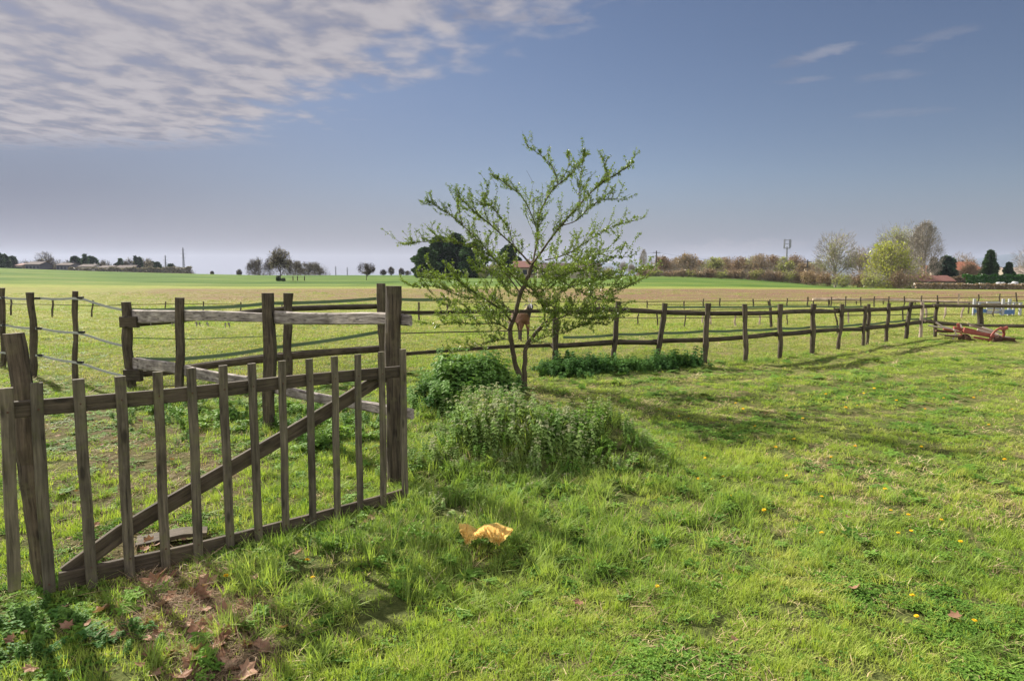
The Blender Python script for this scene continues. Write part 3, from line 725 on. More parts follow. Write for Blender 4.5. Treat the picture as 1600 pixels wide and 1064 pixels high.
# ---- jump obstacle at the right
j0 = G(1550, 493); jy = j0.y
jr = empty('show_jump', tuple(j0)); tag(jr, 'white and blue show jump with pale planks standing in the right paddock', 'jump')
def jb(name, x0, x1, y0, y1, m, dy=0, th=.06):
    a = at_depth(x0, y0, jy + dy); b = at_depth(x1, y1, jy + dy); mb = MB()
    box(mb, (a + b) / 2, abs(b.x - a.x), th, abs(a.z - b.z)); return mb.build(name, m, jr, loc=(a + b) / 2)
for x_ in (1522, 1567, 1577, 1594): jb('upright', x_ - 1, x_ + 1, 467 if x_ < 1590 else 474, 493, M['white'], R.uniform(-.2, .2))
for x_ in (1530, 1584): jb('upright', x_ - .7, x_ + .7, 472, 492, M['white'], .3)
jb('plank', 1521, 1542, 483, 489, M['blue']); jb('plank', 1542, 1563, 480.5, 484, M['white'], -.05); jb('plank', 1542, 1563, 485, 490, M['white'], -.05); jb('plank', 1563, 1584, 484, 491, M['blue'], .02)
jb('pole', 1524, 1598, 472.5, 474, M['metal'], .1); jb('pole', 1542, 1562, 471.5, 474, M['white'], -.02)

# ---- old red farm implement
ib = G(1530, 533); iy = ib.y
imp = empty('farm_implement', tuple(ib)); tag(imp, 'old red farm implement with curved frame rusting on the grass beside the fence', 'farm machine')
def ip(x_, y_, d_=0): return at_depth(x_, y_, iy + d_)
def ibar(name, pts, w_, t_, m, seg=4):
    mb = MB(); beam(mb, [ip(*p) for p in pts], w_, t_, up=(0, 0, 1), seg=seg, bevel=.15); mb.build(name, m, imp, loc=ip(*pts[0]))
def itube(name, pts, r_, m, n=7):
    mb = MB(); tube(mb, [ip(*p) for p in pts], [r_] * len(pts), n); mb.build(name, m, imp, loc=ip(*pts[0]))
ibar('beam', [(1504, 517.5), (1552, 525)], .09, .09, M['redpaint']); ibar('beam', [(1506, 513, .35), (1556, 524, .35)], .07, .05, M['redpaint'])
ibar('side_plate', [(1490, 512, .1), (1504, 515, .1)], .05, .07, M['redpaint']); ibar('lower_bar', [(1522, 527, -.05), (1548, 531.5, -.05)], .05, .05, M['redpaint'])
import math as _m
arc = [(1545.5, 535, -.1), (1547, 529, -.1), (1550, 523, -.1), (1555, 517, -.1), (1561, 513.5, -.1), (1567, 513, -.1), (1571, 516, -.1)]
mb = MB(); beam(mb, [ip(*p) for p in arc], .04, .035, up=(0, 1, 0), seg=14); mb.build('hoop', M['redpaint'], imp, loc=ip(1545, 535))
mb = MB(); beam(mb, [ip(1563, 513), ip(1568, 514), ip(1574, 512)], .06, .07, seg=3); mb.build('bracket', M['redpaint'], imp, loc=ip(1563, 513))
itube('strut', [(1567, 514, -.05), (1569, 521, 0), (1567, 528, .05)], .03, M['redpaint'])
itube('drawbar', [(1451, 508.5, .1), (1464, 511, .1), (1484, 513.5, .1), (1500, 519, 0)], .022, M['greypole']); itube('drawbar', [(1474, 514, -.1), (1490, 517, -.1), (1500, 519, -.1), (1503, 523, -.1), (1498, 525, -.1)], .022, M['redpaint'])
itube('rod', [(1462, 504, .5), (1472, 510, .4), (1486, 514, .3)], .025, M['greypole']); itube('rod', [(1512, 505, .5), (1530, 512, .4), (1552, 519, .3), (1560, 523, .2)], .02, M['palewood'])
itube('rod', [(1527, 515, .3), (1545, 520.5, .2), (1562, 525.5, .2), (1578, 528.5, .2)], .032, M['greypole']); itube('rod', [(1534, 512, .6), (1548, 517, .5)], .04, M['greypole'])
itube('toothed_shaft', [(1462, 516.5, .2), (1476, 518, .2), (1490, 518, .2)], .03, M['iron']); ibar('skid', [(1477, 524.5, -.2), (1490, 525.5, -.2), (1502, 526, -.2)], .05, .04, M['iron'])
itube('lever', [(1497, 505.5, .1), (1498, 511, .1), (1501, 517, .1)], .035, M['redpaint']); itube('lever', [(1500, 507, .2), (1502, 512, .15), (1505, 516, .1)], .025, M['greypole'])
for (x_, y_, r_, t_) in ((1558, 531, .11, .05), (1507, 530, .13, .03)):
    mb = MB(); c_ = ip(x_, y_, .1); tube(mb, [c_ - Vector((.02, t_, 0)), c_ - Vector((0, t_ * .5, 0)), c_ + Vector((0, t_ * .5, 0)), c_ + Vector((.02, t_, 0))], [r_ * .6, r_, r_, r_ * .6], 14); mb.build('disc', M['iron'], imp, loc=c_)
itube('axle', [(1553, 530, 0), (1566, 529, 0), (1584, 530.5, 0)], .045, M['iron']); itube('chain', [(1583, 531, 0), (1590, 536, 0), (1605, 536.5, 0)], .02, M['iron'])

for k, q_ in enumerate([[(1466, 522, .2), (1482, 524, .3), (1499, 523, .3)], [(1508, 529, 0), (1524, 531.5, .1), (1536, 532, .2)], [(1515, 509, .6), (1540, 514, .6), (1566, 520, .5)], [(1560, 526, -.1), (1575, 529, -.1), (1588, 529, -.1)], [(1490, 515, -.2), (1494, 521, -.2), (1489, 530, -.2)]]):
    itube('rod', q_, .014 + .004 * (k % 3), M['iron'] if k % 2 else M['greypole'])
for k in range(7): itube('tine', [(1551 + k * 2.2, 530, .0), (1552 + k * 2.2, 533, -.05), (1550.5 + k * 2.2, 536, -.08)], .010, M['iron'])

# ---- slab of wood lying behind the gate
p = G(262, 850); mb = MB(); beam(mb, [p + Vector((-.16, -.05, .03)), p + Vector((.0, .02, .05)), p + Vector((.2, .1, .05))], .17, .03, seg=6, wob=.01, taper=.7)
o = mb.build('wood_offcut', M['rail'], loc=p); tag(o, 'grey offcut of plank lying on the bare grass behind the gate pickets', 'plank')

# ------------------------------------------------------------------ the young tree
def young_tree():
    TB = G(820, 607); TY = TB.y
    def zp(X, Y, d_): return at_depth(620 + X / 2.419, 200 + Y / 2.419, TY + d_)
    root = empty('young_tree', tuple(TB)); tag(root, 'young tree with two slim trunks and sparse fresh green leaves beside the weedy mound', 'tree')
    br = [  # (points (X, Y, depth offset), r0, r1)
        ([(474, 1000, 0), (468, 950, 0), (452, 900, 0), (436, 830, 0), (430, 760, 0), (450, 695, .0), (468, 630, 0), (495, 560, 0), (512, 515, 0)], .043, .026),
        ([(484, 1000, 0), (484, 930, .02), (485, 870, .03), (492, 820, .05), (530, 770, .08), (560, 735, .1)], .040, .026),
        ([(512, 515, 0), (560, 450, -.1), (620, 370, -.2), (690, 290, -.3), (760, 220, -.4), (830, 175, -.5), (895, 130, -.55)], .024, .004),
        ([(512, 515, 0), (530, 430, .1), (538, 340, .2), (570, 260, .3), (610, 215, .35), (665, 170, .4), (712, 100, .45)], .020, .004),
        ([(610, 215, .35), (590, 150, .3), (545, 105, .25), (490, 68, .2)], .009, .003),
        ([(620, 205, .35), (650, 140, .4), (645, 95, .45)], .008, .003),
        ([(505, 515, 0), (440, 445, -.15), (350, 362, -.35), (300, 325, -.45), (235, 262, -.55)], .017, .003),
        ([(470, 630, 0), (420, 560, .2), (330, 450, .5), (250, 370, .7), (185, 318, .85), (115, 275, .95)], .015, .003),
        ([(535, 440, .1), (525, 370, 0), (480, 270, -.15), (430, 225, -.25), (362, 180, -.35)], .012, .003),
        ([(436, 735, 0), (400, 690, -.2), (330, 645, -.4), (260, 600, -.6), (215, 572, -.75), (110, 570, -.9)], .020, .003),
        ([(430, 770, 0), (380, 740, -.3), (300, 742, -.6), (220, 735, -.85), (150, 748, -1.0)], .014, .003),
        ([(430, 800, 0), (390, 800, .3), (330, 815, .6), (260, 835, .8), (200, 850, .9)], .012, .003),
        ([(470, 600, 0), (400, 520, .4), (300, 455, .7), (190, 428, .9), (90, 432, 1.05), (22, 440, 1.1)], .013, .003),
        ([(440, 700, 0), (370, 650, .5), (250, 640, .9), (150, 600, 1.2), (60, 600, 1.3)], .012, .003),
        ([(560, 735, .1), (555, 690, 0), (535, 640, -.15), (500, 600, -.3), (440, 560, -.5), (390, 500, -.7)], .018, .004),
        ([(560, 735, .1), (630, 712, .3), (720, 672, .5), (800, 628, .7), (880, 595, .85), (950, 560, .95)], .018, .003),
        ([(555, 690, 0), (600, 640, .3), (660, 600, .6), (740, 580, .8), (830, 565, 1.0), (975, 525, 1.2)], .013, .003),
        ([(560, 500, .1), (640, 478, .3), (720, 430, .5), (800, 380, .65), (892, 352, .8)], .014, .003),
        ([(640, 478, .3), (700, 495, .1), (760, 478, 0), (820, 490, -.1), (885, 485, -.15)], .009, .003),
        ([(512, 520, 0), (580, 555, -.3), (660, 600, -.6), (740, 640, -.8), (820, 660, -1.0)], .014, .003),
        ([(480, 600, 0), (540, 650, -.4), (620, 690, -.8), (700, 720, -1.0), (790, 715, -1.1)], .012, .003),
        ([(495, 820, .05), (560, 790, -.3), (640, 770, -.6), (720, 740, -.8), (800, 745, -.9)], .010, .003),
        ([(620, 370, -.2), (680, 350, -.4), (730, 300, -.5), (790, 270, -.6), (858, 272, -.7)], .009, .003),
        ([(690, 290, -.3), (690, 220, -.2), (700, 150, -.1), (710, 95, -.1)], .007, .003),
        ([(760, 220, -.4), (790, 170, -.3), (775, 115, -.25)], .007, .003),
        ([(350, 362, -.35), (330, 300, -.3), (345, 240, -.3)], .007, .003), ([(250, 370, .7), (235, 310, .7), (232, 258, .7)], .006, .002),
        ([(440, 445, -.15), (420, 380, -.3), (360, 300, -.5), (320, 290, -.6)], .007, .003),
        ([(560, 735, .1), (610, 690, -.5), (690, 700, -.9), (790, 690, -1.2)], .010, .003),
        ([(430, 740, 0), (350, 700, .6), (250, 690, 1.0), (160, 660, 1.2)], .010, .003),
        ([(495, 560, 0), (560, 540, .6), (660, 520, 1.0), (740, 500, 1.2)], .010, .003),
        ([(470, 640, 0), (420, 620, .8), (380, 560, 1.1), (300, 540, 1.3)], .009, .003), ([(530, 640, 0), (600, 570, -.8), (680, 540, -1.1), (770, 520, -1.3)], .009, .003)]
    r_ = random.Random(3)
    tr = MB(); lim = MB(); tw = MB(); leaves_v = []; leaves_f = []
    cen = Vector((TB.x, TB.y, TB.z + 1.6))
    def smooth(pts, n=4):
        P = [Vector(p) for p in pts]; out = []
        for i in range(len(P) - 1):
            p0 = P[max(i - 1, 0)]; p1 = P[i]; p2 = P[i + 1]; p3 = P[min(i + 2, len(P) - 1)]
            for k in range(n):
                t = k / n
                out.append(.5 * ((2 * p1) + (-p0 + p2) * t + (2 * p0 - 5 * p1 + 4 * p2 - p3) * t * t + (-p0 + 3 * p1 - 3 * p2 + p3) * t ** 3))
        out.append(P[-1]); return out
    def leaf(p, d, size):
        n_ = Vector((r_.gauss(0, 1), r_.gauss(0, 1), r_.gauss(.6, 1))).normalized(); s_ = d.cross(n_)
        if s_.length < .01: return
        s_.normalize(); b = len(leaves_v); mid = p + d * size * .55 - n_ * size * .06
        leaves_v.extend([p, mid + s_ * size * .33, p + d * size, mid - s_ * size * .33]); leaves_f.append((b, b + 1, b + 2, b + 3))
    def rosette(p, ax, sz):
        for k in range(r_.randint(4, 7)):
            d = (ax * r_.uniform(.1, .8) + Vector((r_.gauss(0, 1), r_.gauss(0, 1), r_.gauss(.1, .8))).normalized()).normalized()
            leaf(p + Vector((r_.gauss(0, .008), r_.gauss(0, .008), r_.gauss(0, .008))), d, sz * r_.uniform(.7, 1.25))
    def twig(p, d, L, r0, lev, zt):
        n = 5; pts = [p]; q = p.copy(); dd = d.copy()
        for k in range(n):
            dd = (dd + Vector((r_.gauss(0, .08), r_.gauss(0, .08), r_.gauss(.05, .07)))).normalized(); q = q + dd * (L / n); pts.append(q.copy())
            if lev == 0 and r_.random() < .42 and k > 0: twig(q, (dd + Vector((r_.gauss(0, .7), r_.gauss(0, .7), r_.gauss(.05, .5)))).normalized(), L * r_.uniform(.35, .6), r0 * .6, 1, zt)
        tube(tw, pts, [r0 + (.0012 - r0) * k / n for k in range(n + 1)], 4, rnd=r_)
        steps = max(3, int(L / .022))
        for k in range(steps + 1):
            t = (k + r_.random() * .6) / (steps + .6) * n; i = min(n - 1, int(t)); pp = pts[i].lerp(pts[i + 1], min(1, t - i))
            if r_.random() < .62: rosette(pp, dd, .022 if zt > 2.0 else .025)
    for bi, (pts, r0, r1) in enumerate(br):
        P = smooth([zp(*p) for p in pts], 4); n = len(P)
        if bi < 2: P[0] = Vector((P[0].x, P[0].y, TB.z - .08))
        r0 *= 1 if bi < 2 else .8
        tube(tr if bi < 2 else lim, [p + Vector((r_.gauss(0, r0 * .12), r_.gauss(0, r0 * .12), 0)) for p in P], [r0 + (r1 - r0) * (k / (n - 1)) ** .8 for k in range(n)], 8 if bi < 2 else 6, .08, r_)
        if bi < 2: continue
        tot = sum((P[k + 1] - P[k]).length for k in range(n - 1)); nt = int(tot / .047)
        for k in range(nt):
            t = (k + r_.random()) / nt
            if t < .12: continue
            i = min(n - 2, int(t * (n - 1))); p = P[i].lerp(P[i + 1], t * (n - 1) - i); dd = (P[i + 1] - P[i]).normalized()
            side = Vector((r_.gauss(0, 1), r_.gauss(0, 1), r_.gauss(.75, .7))).normalized()
            d = (dd * .8 + side * .9).normalized()
            L = (.12 + .34 * r_.random()) * (1.1 - .55 * t)
            if p.z < TB.z + 2.1: L *= 1.12
            if p.z > TB.z + 2.7: L *= .62
            twig(p, d, L, .0035, 0, p.z - TB.z)
        k = int(tot / .03)
        for q in range(k):
            t = r_.uniform(.3, 1); i = min(n - 2, int(t * (n - 1))); p = P[i].lerp(P[i + 1], t * (n - 1) - i)
            if r_.random() < .7: rosette(p, (P[i + 1] - P[i]).normalized(), .03)
    tr.build('trunk', M['bark'], root, smooth=True)
    lo = lim.build('limb', M['bark'], root, smooth=True); tw.build('twigs', M['bark'], root)
    me = bpy.data.meshes.new('leaves'); me.from_pydata([tuple(v - TB) for v in leaves_v], [], leaves_f); me.materials.append(M['youngleaf'])
    o = bpy.data.objects.new('leaves', me); COL.objects.link(o); o.parent = root
    print('young tree leaves', len(leaves_f))
young_tree()

# ------------------------------------------------------------------ plants made once, set out many times
def proto(name, build, m):
    mb = MB(); build(mb); me = mb.mesh(name, m); return bpy.data.objects.new(name, me)
def blade(mb, r_, h, wd, lean, base=(0, 0), curl=1.0, seg=3):
    a = r_.uniform(0, 6.283); dx_, dy_ = math.cos(a), math.sin(a); sx_, sy_ = -dy_, dx_
    V_ = []
    for k in range(seg + 1):
        t = k / seg; off = lean * h * (t ** 1.7) * curl; z = h * t * (1 - .35 * lean * t); ww = wd * (1 - t ** 1.6) * .5 + .0002
        cx, cy = base[0] + dx_ * off, base[1] + dy_ * off
        V_ += [(cx + sx_ * ww, cy + sy_ * ww, z), (cx - sx_ * ww, cy - sy_ * ww, z)]
    mb.add(V_, [(2 * k, 2 * k + 1, 2 * k + 3, 2 * k + 2) for k in range(seg)])
def tuft(n, h, rad, wd, lean=.5, seed=0, seg=3):
    def f(mb):
        r_ = random.Random(seed)
        for k in range(n):
            a = r_.uniform(0, 6.28); q = rad * math.sqrt(r_.random())
            blade(mb, r_, h * r_.uniform(.5, 1.15), wd * r_.uniform(.7, 1.3), lean * r_.uniform(.3, 1.9), (q * math.cos(a), q * math.sin(a)), 1, seg)
    return f
def ovate(mb, p, d, up, L, W, droop=.2, n=2):
    """a leaf with a folded midrib"""
    p = Vector(p); d = Vector(d).normalized(); s_ = d.cross(Vector(up))
    if s_.length < .01: s_ = d.cross(Vector((1, .2, 0)))
    s_.normalize(); u = s_.cross(d)
    c = [p, p + d * L * .35 - u * L * droop * .1, p + d * L * .72 - u * L * droop * .45, p + d * L - u * L * droop]
    w_ = [.12 * W, .5 * W, .36 * W, 0]
    V_ = []
    for k in range(4): V_ += [c[k] - s_ * w_[k] + u * w_[k] * .35, c[k], c[k] + s_ * w_[k] + u * w_[k] * .35]
    Fc = []
    for k in range(3): Fc += [(3 * k, 3 * k + 1, 3 * k + 4, 3 * k + 3), (3 * k + 1, 3 * k + 2, 3 * k + 5, 3 * k + 4)]
    mb.add(V_, Fc)
def clover(n, h, rad, L, seed, wr=.8):
    def f(mb):
        r_ = random.Random(seed)
        for k in range(n):
            a = r_.uniform(0, 6.28); q = rad * math.sqrt(r_.random()); z = h * r_.uniform(.4, 1.1); x, y = q * math.cos(a), q * math.sin(a)
            for j in range(3):
                b = a + j * 2.09 + r_.uniform(-.3, .3); ovate(mb, (x, y, z), (math.cos(b), math.sin(b), r_.uniform(-.1, .5)), (0, 0, 1), L * r_.uniform(.7, 1.2), L * wr, .2)
    return f
def stemplant(h, whorls, L, W, seed, top=None, stems=1, spread=.0, mats2=False):
    def f(mb):
        r_ = random.Random(seed)
        for s in range(stems):
            bx, by = r_.gauss(0, spread), r_.gauss(0, spread); hh = h * r_.uniform(.75, 1.15); lx, ly = r_.gauss(0, .12), r_.gauss(0, .12)
            mb.cur = 0
            tube(mb, [(bx, by, 0), (bx + lx * hh * .5, by + ly * hh * .5, hh * .5), (bx + lx * hh, by + ly * hh, hh)], [.003, .0025, .0015], 3, rnd=r_)
            for k in range(whorls):
                t = (k + .8) / whorls; c = (bx + lx * hh * t, by + ly * hh * t, hh * t); a0 = k * 1.57 + r_.uniform(-.3, .3)
                mb.cur = 1 if (mats2 and t > .84) else 0
                sz = (1.15 - .55 * t) * (1 if not mats2 else (1.15 - .35 * t))
                for j in range(4):
                    b = a0 + j * 1.57 + r_.uniform(-.25, .25); ovate(mb, c, (math.cos(b), math.sin(b), r_.uniform(-.1, .55) - (.25 if mats2 and t > .6 else 0)), (0, 0, 1), L * sz * r_.uniform(.8, 1.2), W * sz, .45)
                mb.cur = 0
    return f
PCOL = {}
def coll(name, objs):
    c = bpy.data.collections.new(name)
    for k, o in enumerate(objs): o.name = 'p%02d_%s' % (k, name); c.objects.link(o)
    return c
def scatter(name, label, cat, pts, rz, scl, kind, collection, tilt=.15):
    n = len(pts); me = bpy.data.meshes.new(name); me.vertices.add(n); me.vertices.foreach_set('co', np.asarray(pts, 'f').ravel())
    rot_ = np.stack([rng.normal(0, tilt, n), rng.normal(0, tilt, n), rz], 1)
    a = me.attributes.new('rot', 'FLOAT_VECTOR', 'POINT'); a.data.foreach_set('vector', rot_.astype('f').ravel())
    a = me.attributes.new('scl', 'FLOAT_VECTOR', 'POINT'); a.data.foreach_set('vector', np.asarray(scl, 'f').ravel())
    a = me.attributes.new('knd', 'INT', 'POINT'); a.data.foreach_set('value', np.asarray(kind, 'i'))
    me.update()
    o = bpy.data.objects.new(name, me); COL.objects.link(o); tag(o, label, cat, kind='stuff')
    ng = bpy.data.node_groups.new(name + '_nodes', 'GeometryNodeTree')
    ng.interface.new_socket('Geometry', in_out='INPUT', socket_type='NodeSocketGeometry'); ng.interface.new_socket('Geometry', in_out='OUTPUT', socket_type='NodeSocketGeometry')
    gi = ng.nodes.new('NodeGroupInput'); go = ng.nodes.new('NodeGroupOutput'); ci = ng.nodes.new('GeometryNodeCollectionInfo')
    ci.inputs['Collection'].default_value = collection; ci.inputs['Separate Children'].default_value = True; ci.inputs['Reset Children'].default_value = True
    ip_ = ng.nodes.new('GeometryNodeInstanceOnPoints'); ip_.inputs['Pick Instance'].default_value = True
    def na(nm, ty):
        x = ng.nodes.new('GeometryNodeInputNamedAttribute'); x.data_type = ty; x.inputs[0].default_value = nm; return x.outputs[0]
    e = ng.nodes.new('FunctionNodeEulerToRotation'); ng.links.new(na('rot', 'FLOAT_VECTOR'), e.inputs[0])
    ng.links.new(gi.outputs[0], ip_.inputs['Points']); ng.links.new(ci.outputs[0], ip_.inputs['Instance'])
    ng.links.new(na('knd', 'INT'), ip_.inputs['Instance Index']); ng.links.new(e.outputs[0], ip_.inputs['Rotation']); ng.links.new(na('scl', 'FLOAT_VECTOR'), ip_.inputs['Scale'])
    ng.links.new(ip_.outputs[0], go.inputs[0])
    md = o.modifiers.new('spread', 'NODES'); md.node_group = ng
    return o

LAWN_P = coll('lawn_tufts', [proto('a', tuft(26, .040, .045, .0036, .6, 1), M['lawn']), proto('b', tuft(28, .034, .05, .0036, .75, 2), M['lawn']), proto('c', tuft(20, .052, .04, .0040, .5, 3), M['lawn']),
                             proto('d', clover(14, .022, .055, .014, 4), M['herb']), proto('e', tuft(12, .040, .055, .0038, 1.2, 5), M['straw'])])
LONG_P = coll('long_tufts', [proto('a', tuft(26, .15, .05, .0055, .55, 11, 4), M['long']), proto('b', tuft(22, .19, .045, .006, .7, 12, 4), M['long']), proto('c', tuft(24, .11, .06, .005, .8, 13, 4), M['long']),
                             proto('d', tuft(10, .12, .05, .004, .9, 14), M['straw']), proto('e', clover(16, .06, .06, .026, 15), M['herb'])])
FAR_P = coll('pasture_tufts', [proto('a', tuft(26, .06, .16, .012, .6, 21, 2), M['past']), proto('b', tuft(22, .045, .18, .013, .9, 22, 2), M['past']), proto('c', tuft(22, .10, .13, .012, .5, 23, 2), M['long']), proto('d', tuft(16, .05, .17, .011, .9, 24, 2), M['straw'])])
STRAW_P = coll('straw_bits', [proto('a', tuft(16, .05, .06, .003, 1.9, 31), M['drystraw']), proto('b', tuft(14, .055, .07, .0035, 1.6, 32), M['drystraw']), proto('c', tuft(14, .035, .06, .004, 1.0, 33), M['lawn'])])

def polar(n0, r0, r1, p, half=.76, jitter=True):
    """points over a fan in front of the camera, density n0 per m2 at r0 falling with distance**p"""
    e = 2 - p; tot = n0 * r0 ** p * (r1 ** e - r0 ** e) / e * 2 * half
    n = int(tot); u = rng.random(n); r_ = (u * (r1 ** e - r0 ** e) + r0 ** e) ** (1 / e); a = rng.uniform(-half, half, n)
    return np.sin(a) * r_, np.cos(a) * r_, r_
fence_x = [b.x for b in base]; fence_y = [b.y for b in base]
fence_line = [(-14, 12.5), (-8.5, 11.0)] + [(b.x, b.y) for b in base] + [(30, base[-1].y)]
flx = [p[0] for p in fence_line]; fly = [p[1] for p in fence_line]
def beyond(x, y): return y - np.interp(x, flx, fly)
GL = [(gl_.x, gl_.y), (gr_.x, gr_.y)]

NB = G(757, 866)
def sward():
    # the mown side
    X, Y, D = polar(2300, 2.0, 28, 1.55, .86)
    long_ = ss(polysd(X, Y, P_LONG) + (fbm(X, Y, 1.6, 61) - .5) * .9, -.25, .35)
    litter = ss(polysd(X, Y, P_LITTER) + (fbm(X, Y, 2.4, 37) - .5) * .35, -.1, .1); bare = ss(polysd(X, Y, P_BARE) + (fbm(X, Y, 1.9, 37) - .5) * 1.2, -.35, .35)
    ivy = ss(polysd(X, Y, P_IVY), -.1, .1); mound = np.maximum(ss(polysd(X, Y, P_MOUND), -.1, .1), ss(polysd(X, Y, P_NETTLE), -.1, .1))
    thin = np.clip(fbm(X, Y, 2.1, 71) * 1.9 - .25, .25, 1)
    keep = rng.random(len(X)) < (1 - .86 * litter) * (1 - .6 * bare) * (1 - .35 * ivy) * (1 - .8 * mound) * (.35 + .65 * ss(fbm(X, Y, 8, 109, 2), .30, .52)) * (.7 + .3 * thin) * np.where(beyond(X, Y) > 0, .35, 1) * (1 - .75 * long_) * (1 - .55 * np.exp(-(np.min([linesd(X, Y, q) for q in RUTS], 0) / .13) ** 2))
    X, Y, D = X[keep], Y[keep], D[keep]; n = len(X)
    cl = fbm(X, Y, 1.3, 81); st_ = fbm(X, Y, .9, 91); r_ = rng.random(n)
    kind = rng.integers(0, 3, n)
    kind = np.where(r_ < .06 + .65 * ss(cl, .55, .66), 3, kind)
    kind = np.where((rng.random(n) < .07 + .32 * ss(st_, .54, .70)), 4, kind)
    rut = np.min([linesd(X, Y, q) for q in RUTS], 0)
    hh = (.55 + .9 * fbm(X, Y, .7, 101) + 1.3 * (fbm(X, Y, 7, 103, 2) - .35)) * rng.uniform(.75, 1.25, n) * (1 - .5 * np.exp(-(rut / .15) ** 2)) * (1 - .30 * ss(D, 5, 9))
    ws = np.clip((D / 4.5) ** .5, 1, 2.4)
    Z = height(X, Y) - .004
    scatter('lawn_grass', 'short mown yellow-green grass with clover and dry bits over the right foreground', 'grass', np.stack([X, Y, Z], 1), rng.uniform(0, 6.28, n), np.stack([ws, ws, hh], 1), kind, LAWN_P)
    print('lawn', n)
    # longer grass in clumps
    X, Y, D = polar(800, 2.0, 15, 1.0, .86)
    cl = fbm(X, Y, 3.0, 111)
    long_ = ss(polysd(X, Y, P_LONG) + (fbm(X, Y, 1.6, 61) - .5) * .9, -.2, .45)
    gd_ = linesd(X, Y, GL); gate_ = .9 * np.exp(-(gd_ / .22) ** 2) * np.where(X > -1.9, 1, .35)
    md = np.exp(-(np.abs(polysd(X, Y, P_MOUND)) / .22) ** 2) * .8
    fd = np.abs(beyond(X, Y)); fnc = .45 * np.exp(-(fd / .3) ** 2) * (X > .3)
    tufty = .30 * ss(fbm(X, Y, 1.1, 121), .60, .70)
    back = ss(polysd(X, Y, P_BACKWEED), -.3, .3) * .45
    litter = ss(polysd(X, Y, P_LITTER), -.15, .15); bare = ss(polysd(X, Y, P_BARE), -.3, .3)
    pr_ = np.maximum.reduce([long_ * ss(cl, .34, .54), gate_, md, fnc, tufty * (beyond(X, Y) < 0), back]) * (1 - .9 * litter) * (1 - .85 * bare)
    keep = (rng.random(len(X)) < pr_) & (np.hypot(X - NB[0], Y - NB[1]) > .12); X, Y, D = X[keep], Y[keep], D[keep]; n = len(X); long_ = long_[keep]
    kind = rng.choice([0, 1, 2, 2, 3, 4], n, p=[.22, .1, .22, .2, .10, .16])
    hh = (.30 + 1.15 * fbm(X, Y, 2.4, 131)) * rng.uniform(.7, 1.3, n); hh *= np.where(long_ > .3, 1, .62)
    ws = np.clip((D / 5) ** .4, .9, 1.6)
    Z = height(X, Y) - .005
    scatter('long_grass', 'longer clumpy green grass along the foot of the gate and round the weedy mound', 'grass', np.stack([X, Y, Z], 1), rng.uniform(0, 6.28, n), np.stack([ws, ws, hh], 1), kind, LONG_P, .2)
    print('long', n)
    # grazed pasture
    X, Y, D = polar(260, 6, 62, 1.75)
    bare = ss(polysd(X, Y, P_BARE), -.35, .35); z_ = zones(X, Y)
    p_ = np.where(beyond(X, Y) > .1, 1, 0) * (1 - .75 * z_['tram']) * (1 - .9 * z_['brown']) * (1 - bare) * (1 - .5 * z_['spots'])
    keep = rng.random(len(X)) < p_; X, Y, D = X[keep], Y[keep], D[keep]; n = len(X)
    hi = ss(fbm(X, Y, .35, 141), .58, .72)
    kind = rng.choice([0, 1, 1, 3], n, p=[.4, .25, .15, .2]); kind = np.where(rng.random(n) < .5 * hi, 2, kind)
    hh = (.45 + .7 * fbm(X, Y, .8, 151)) * rng.uniform(.7, 1.2, n); ws = np.clip((D / 14) ** .6, .7, 2.2)
    Z = height(X, Y) - .004
    scatter('pasture_grass', 'grazed thin yellow-green pasture grass beyond the fences', 'grass', np.stack([X, Y, Z], 1), rng.uniform(0, 6.28, n), np.stack([ws, ws, hh], 1), kind, FAR_P)
    print('pasture', n)
    # straw and dry clippings on the bare ground
    X, Y, D = polar(1300, 2.0, 9, .6)
    lt = np.maximum(ss(polysd(X, Y, P_LITTER) + (fbm(X, Y, 2.4, 37) - .5) * .3, -.1, .1), .18 * ss(polysd(X, Y, P_BARE) + (fbm(X, Y, 1.9, 37) - .5) * 1.2, -.3, .4))
    lt = np.maximum(lt, .05 * ss(fbm(X, Y, 1.4, 161), .57, .68) * (beyond(X, Y) < 0))
    keep = rng.random(len(X)) < lt * .8; X, Y = X[keep], Y[keep]; n = len(X)
    kind = rng.choice([0, 1, 2], n, p=[.46, .36, .18]); sc_ = rng.uniform(.6, 1.2, n); Z = height(X, Y)
    scatter('dry_clippings', 'dry straw-coloured clippings lying on the bare earth by the foot of the gate', 'dry grass', np.stack([X, Y, Z], 1), rng.uniform(0, 6.28, n), np.stack([sc_, sc_, sc_ * .55], 1), kind, STRAW_P, .3)
sward()

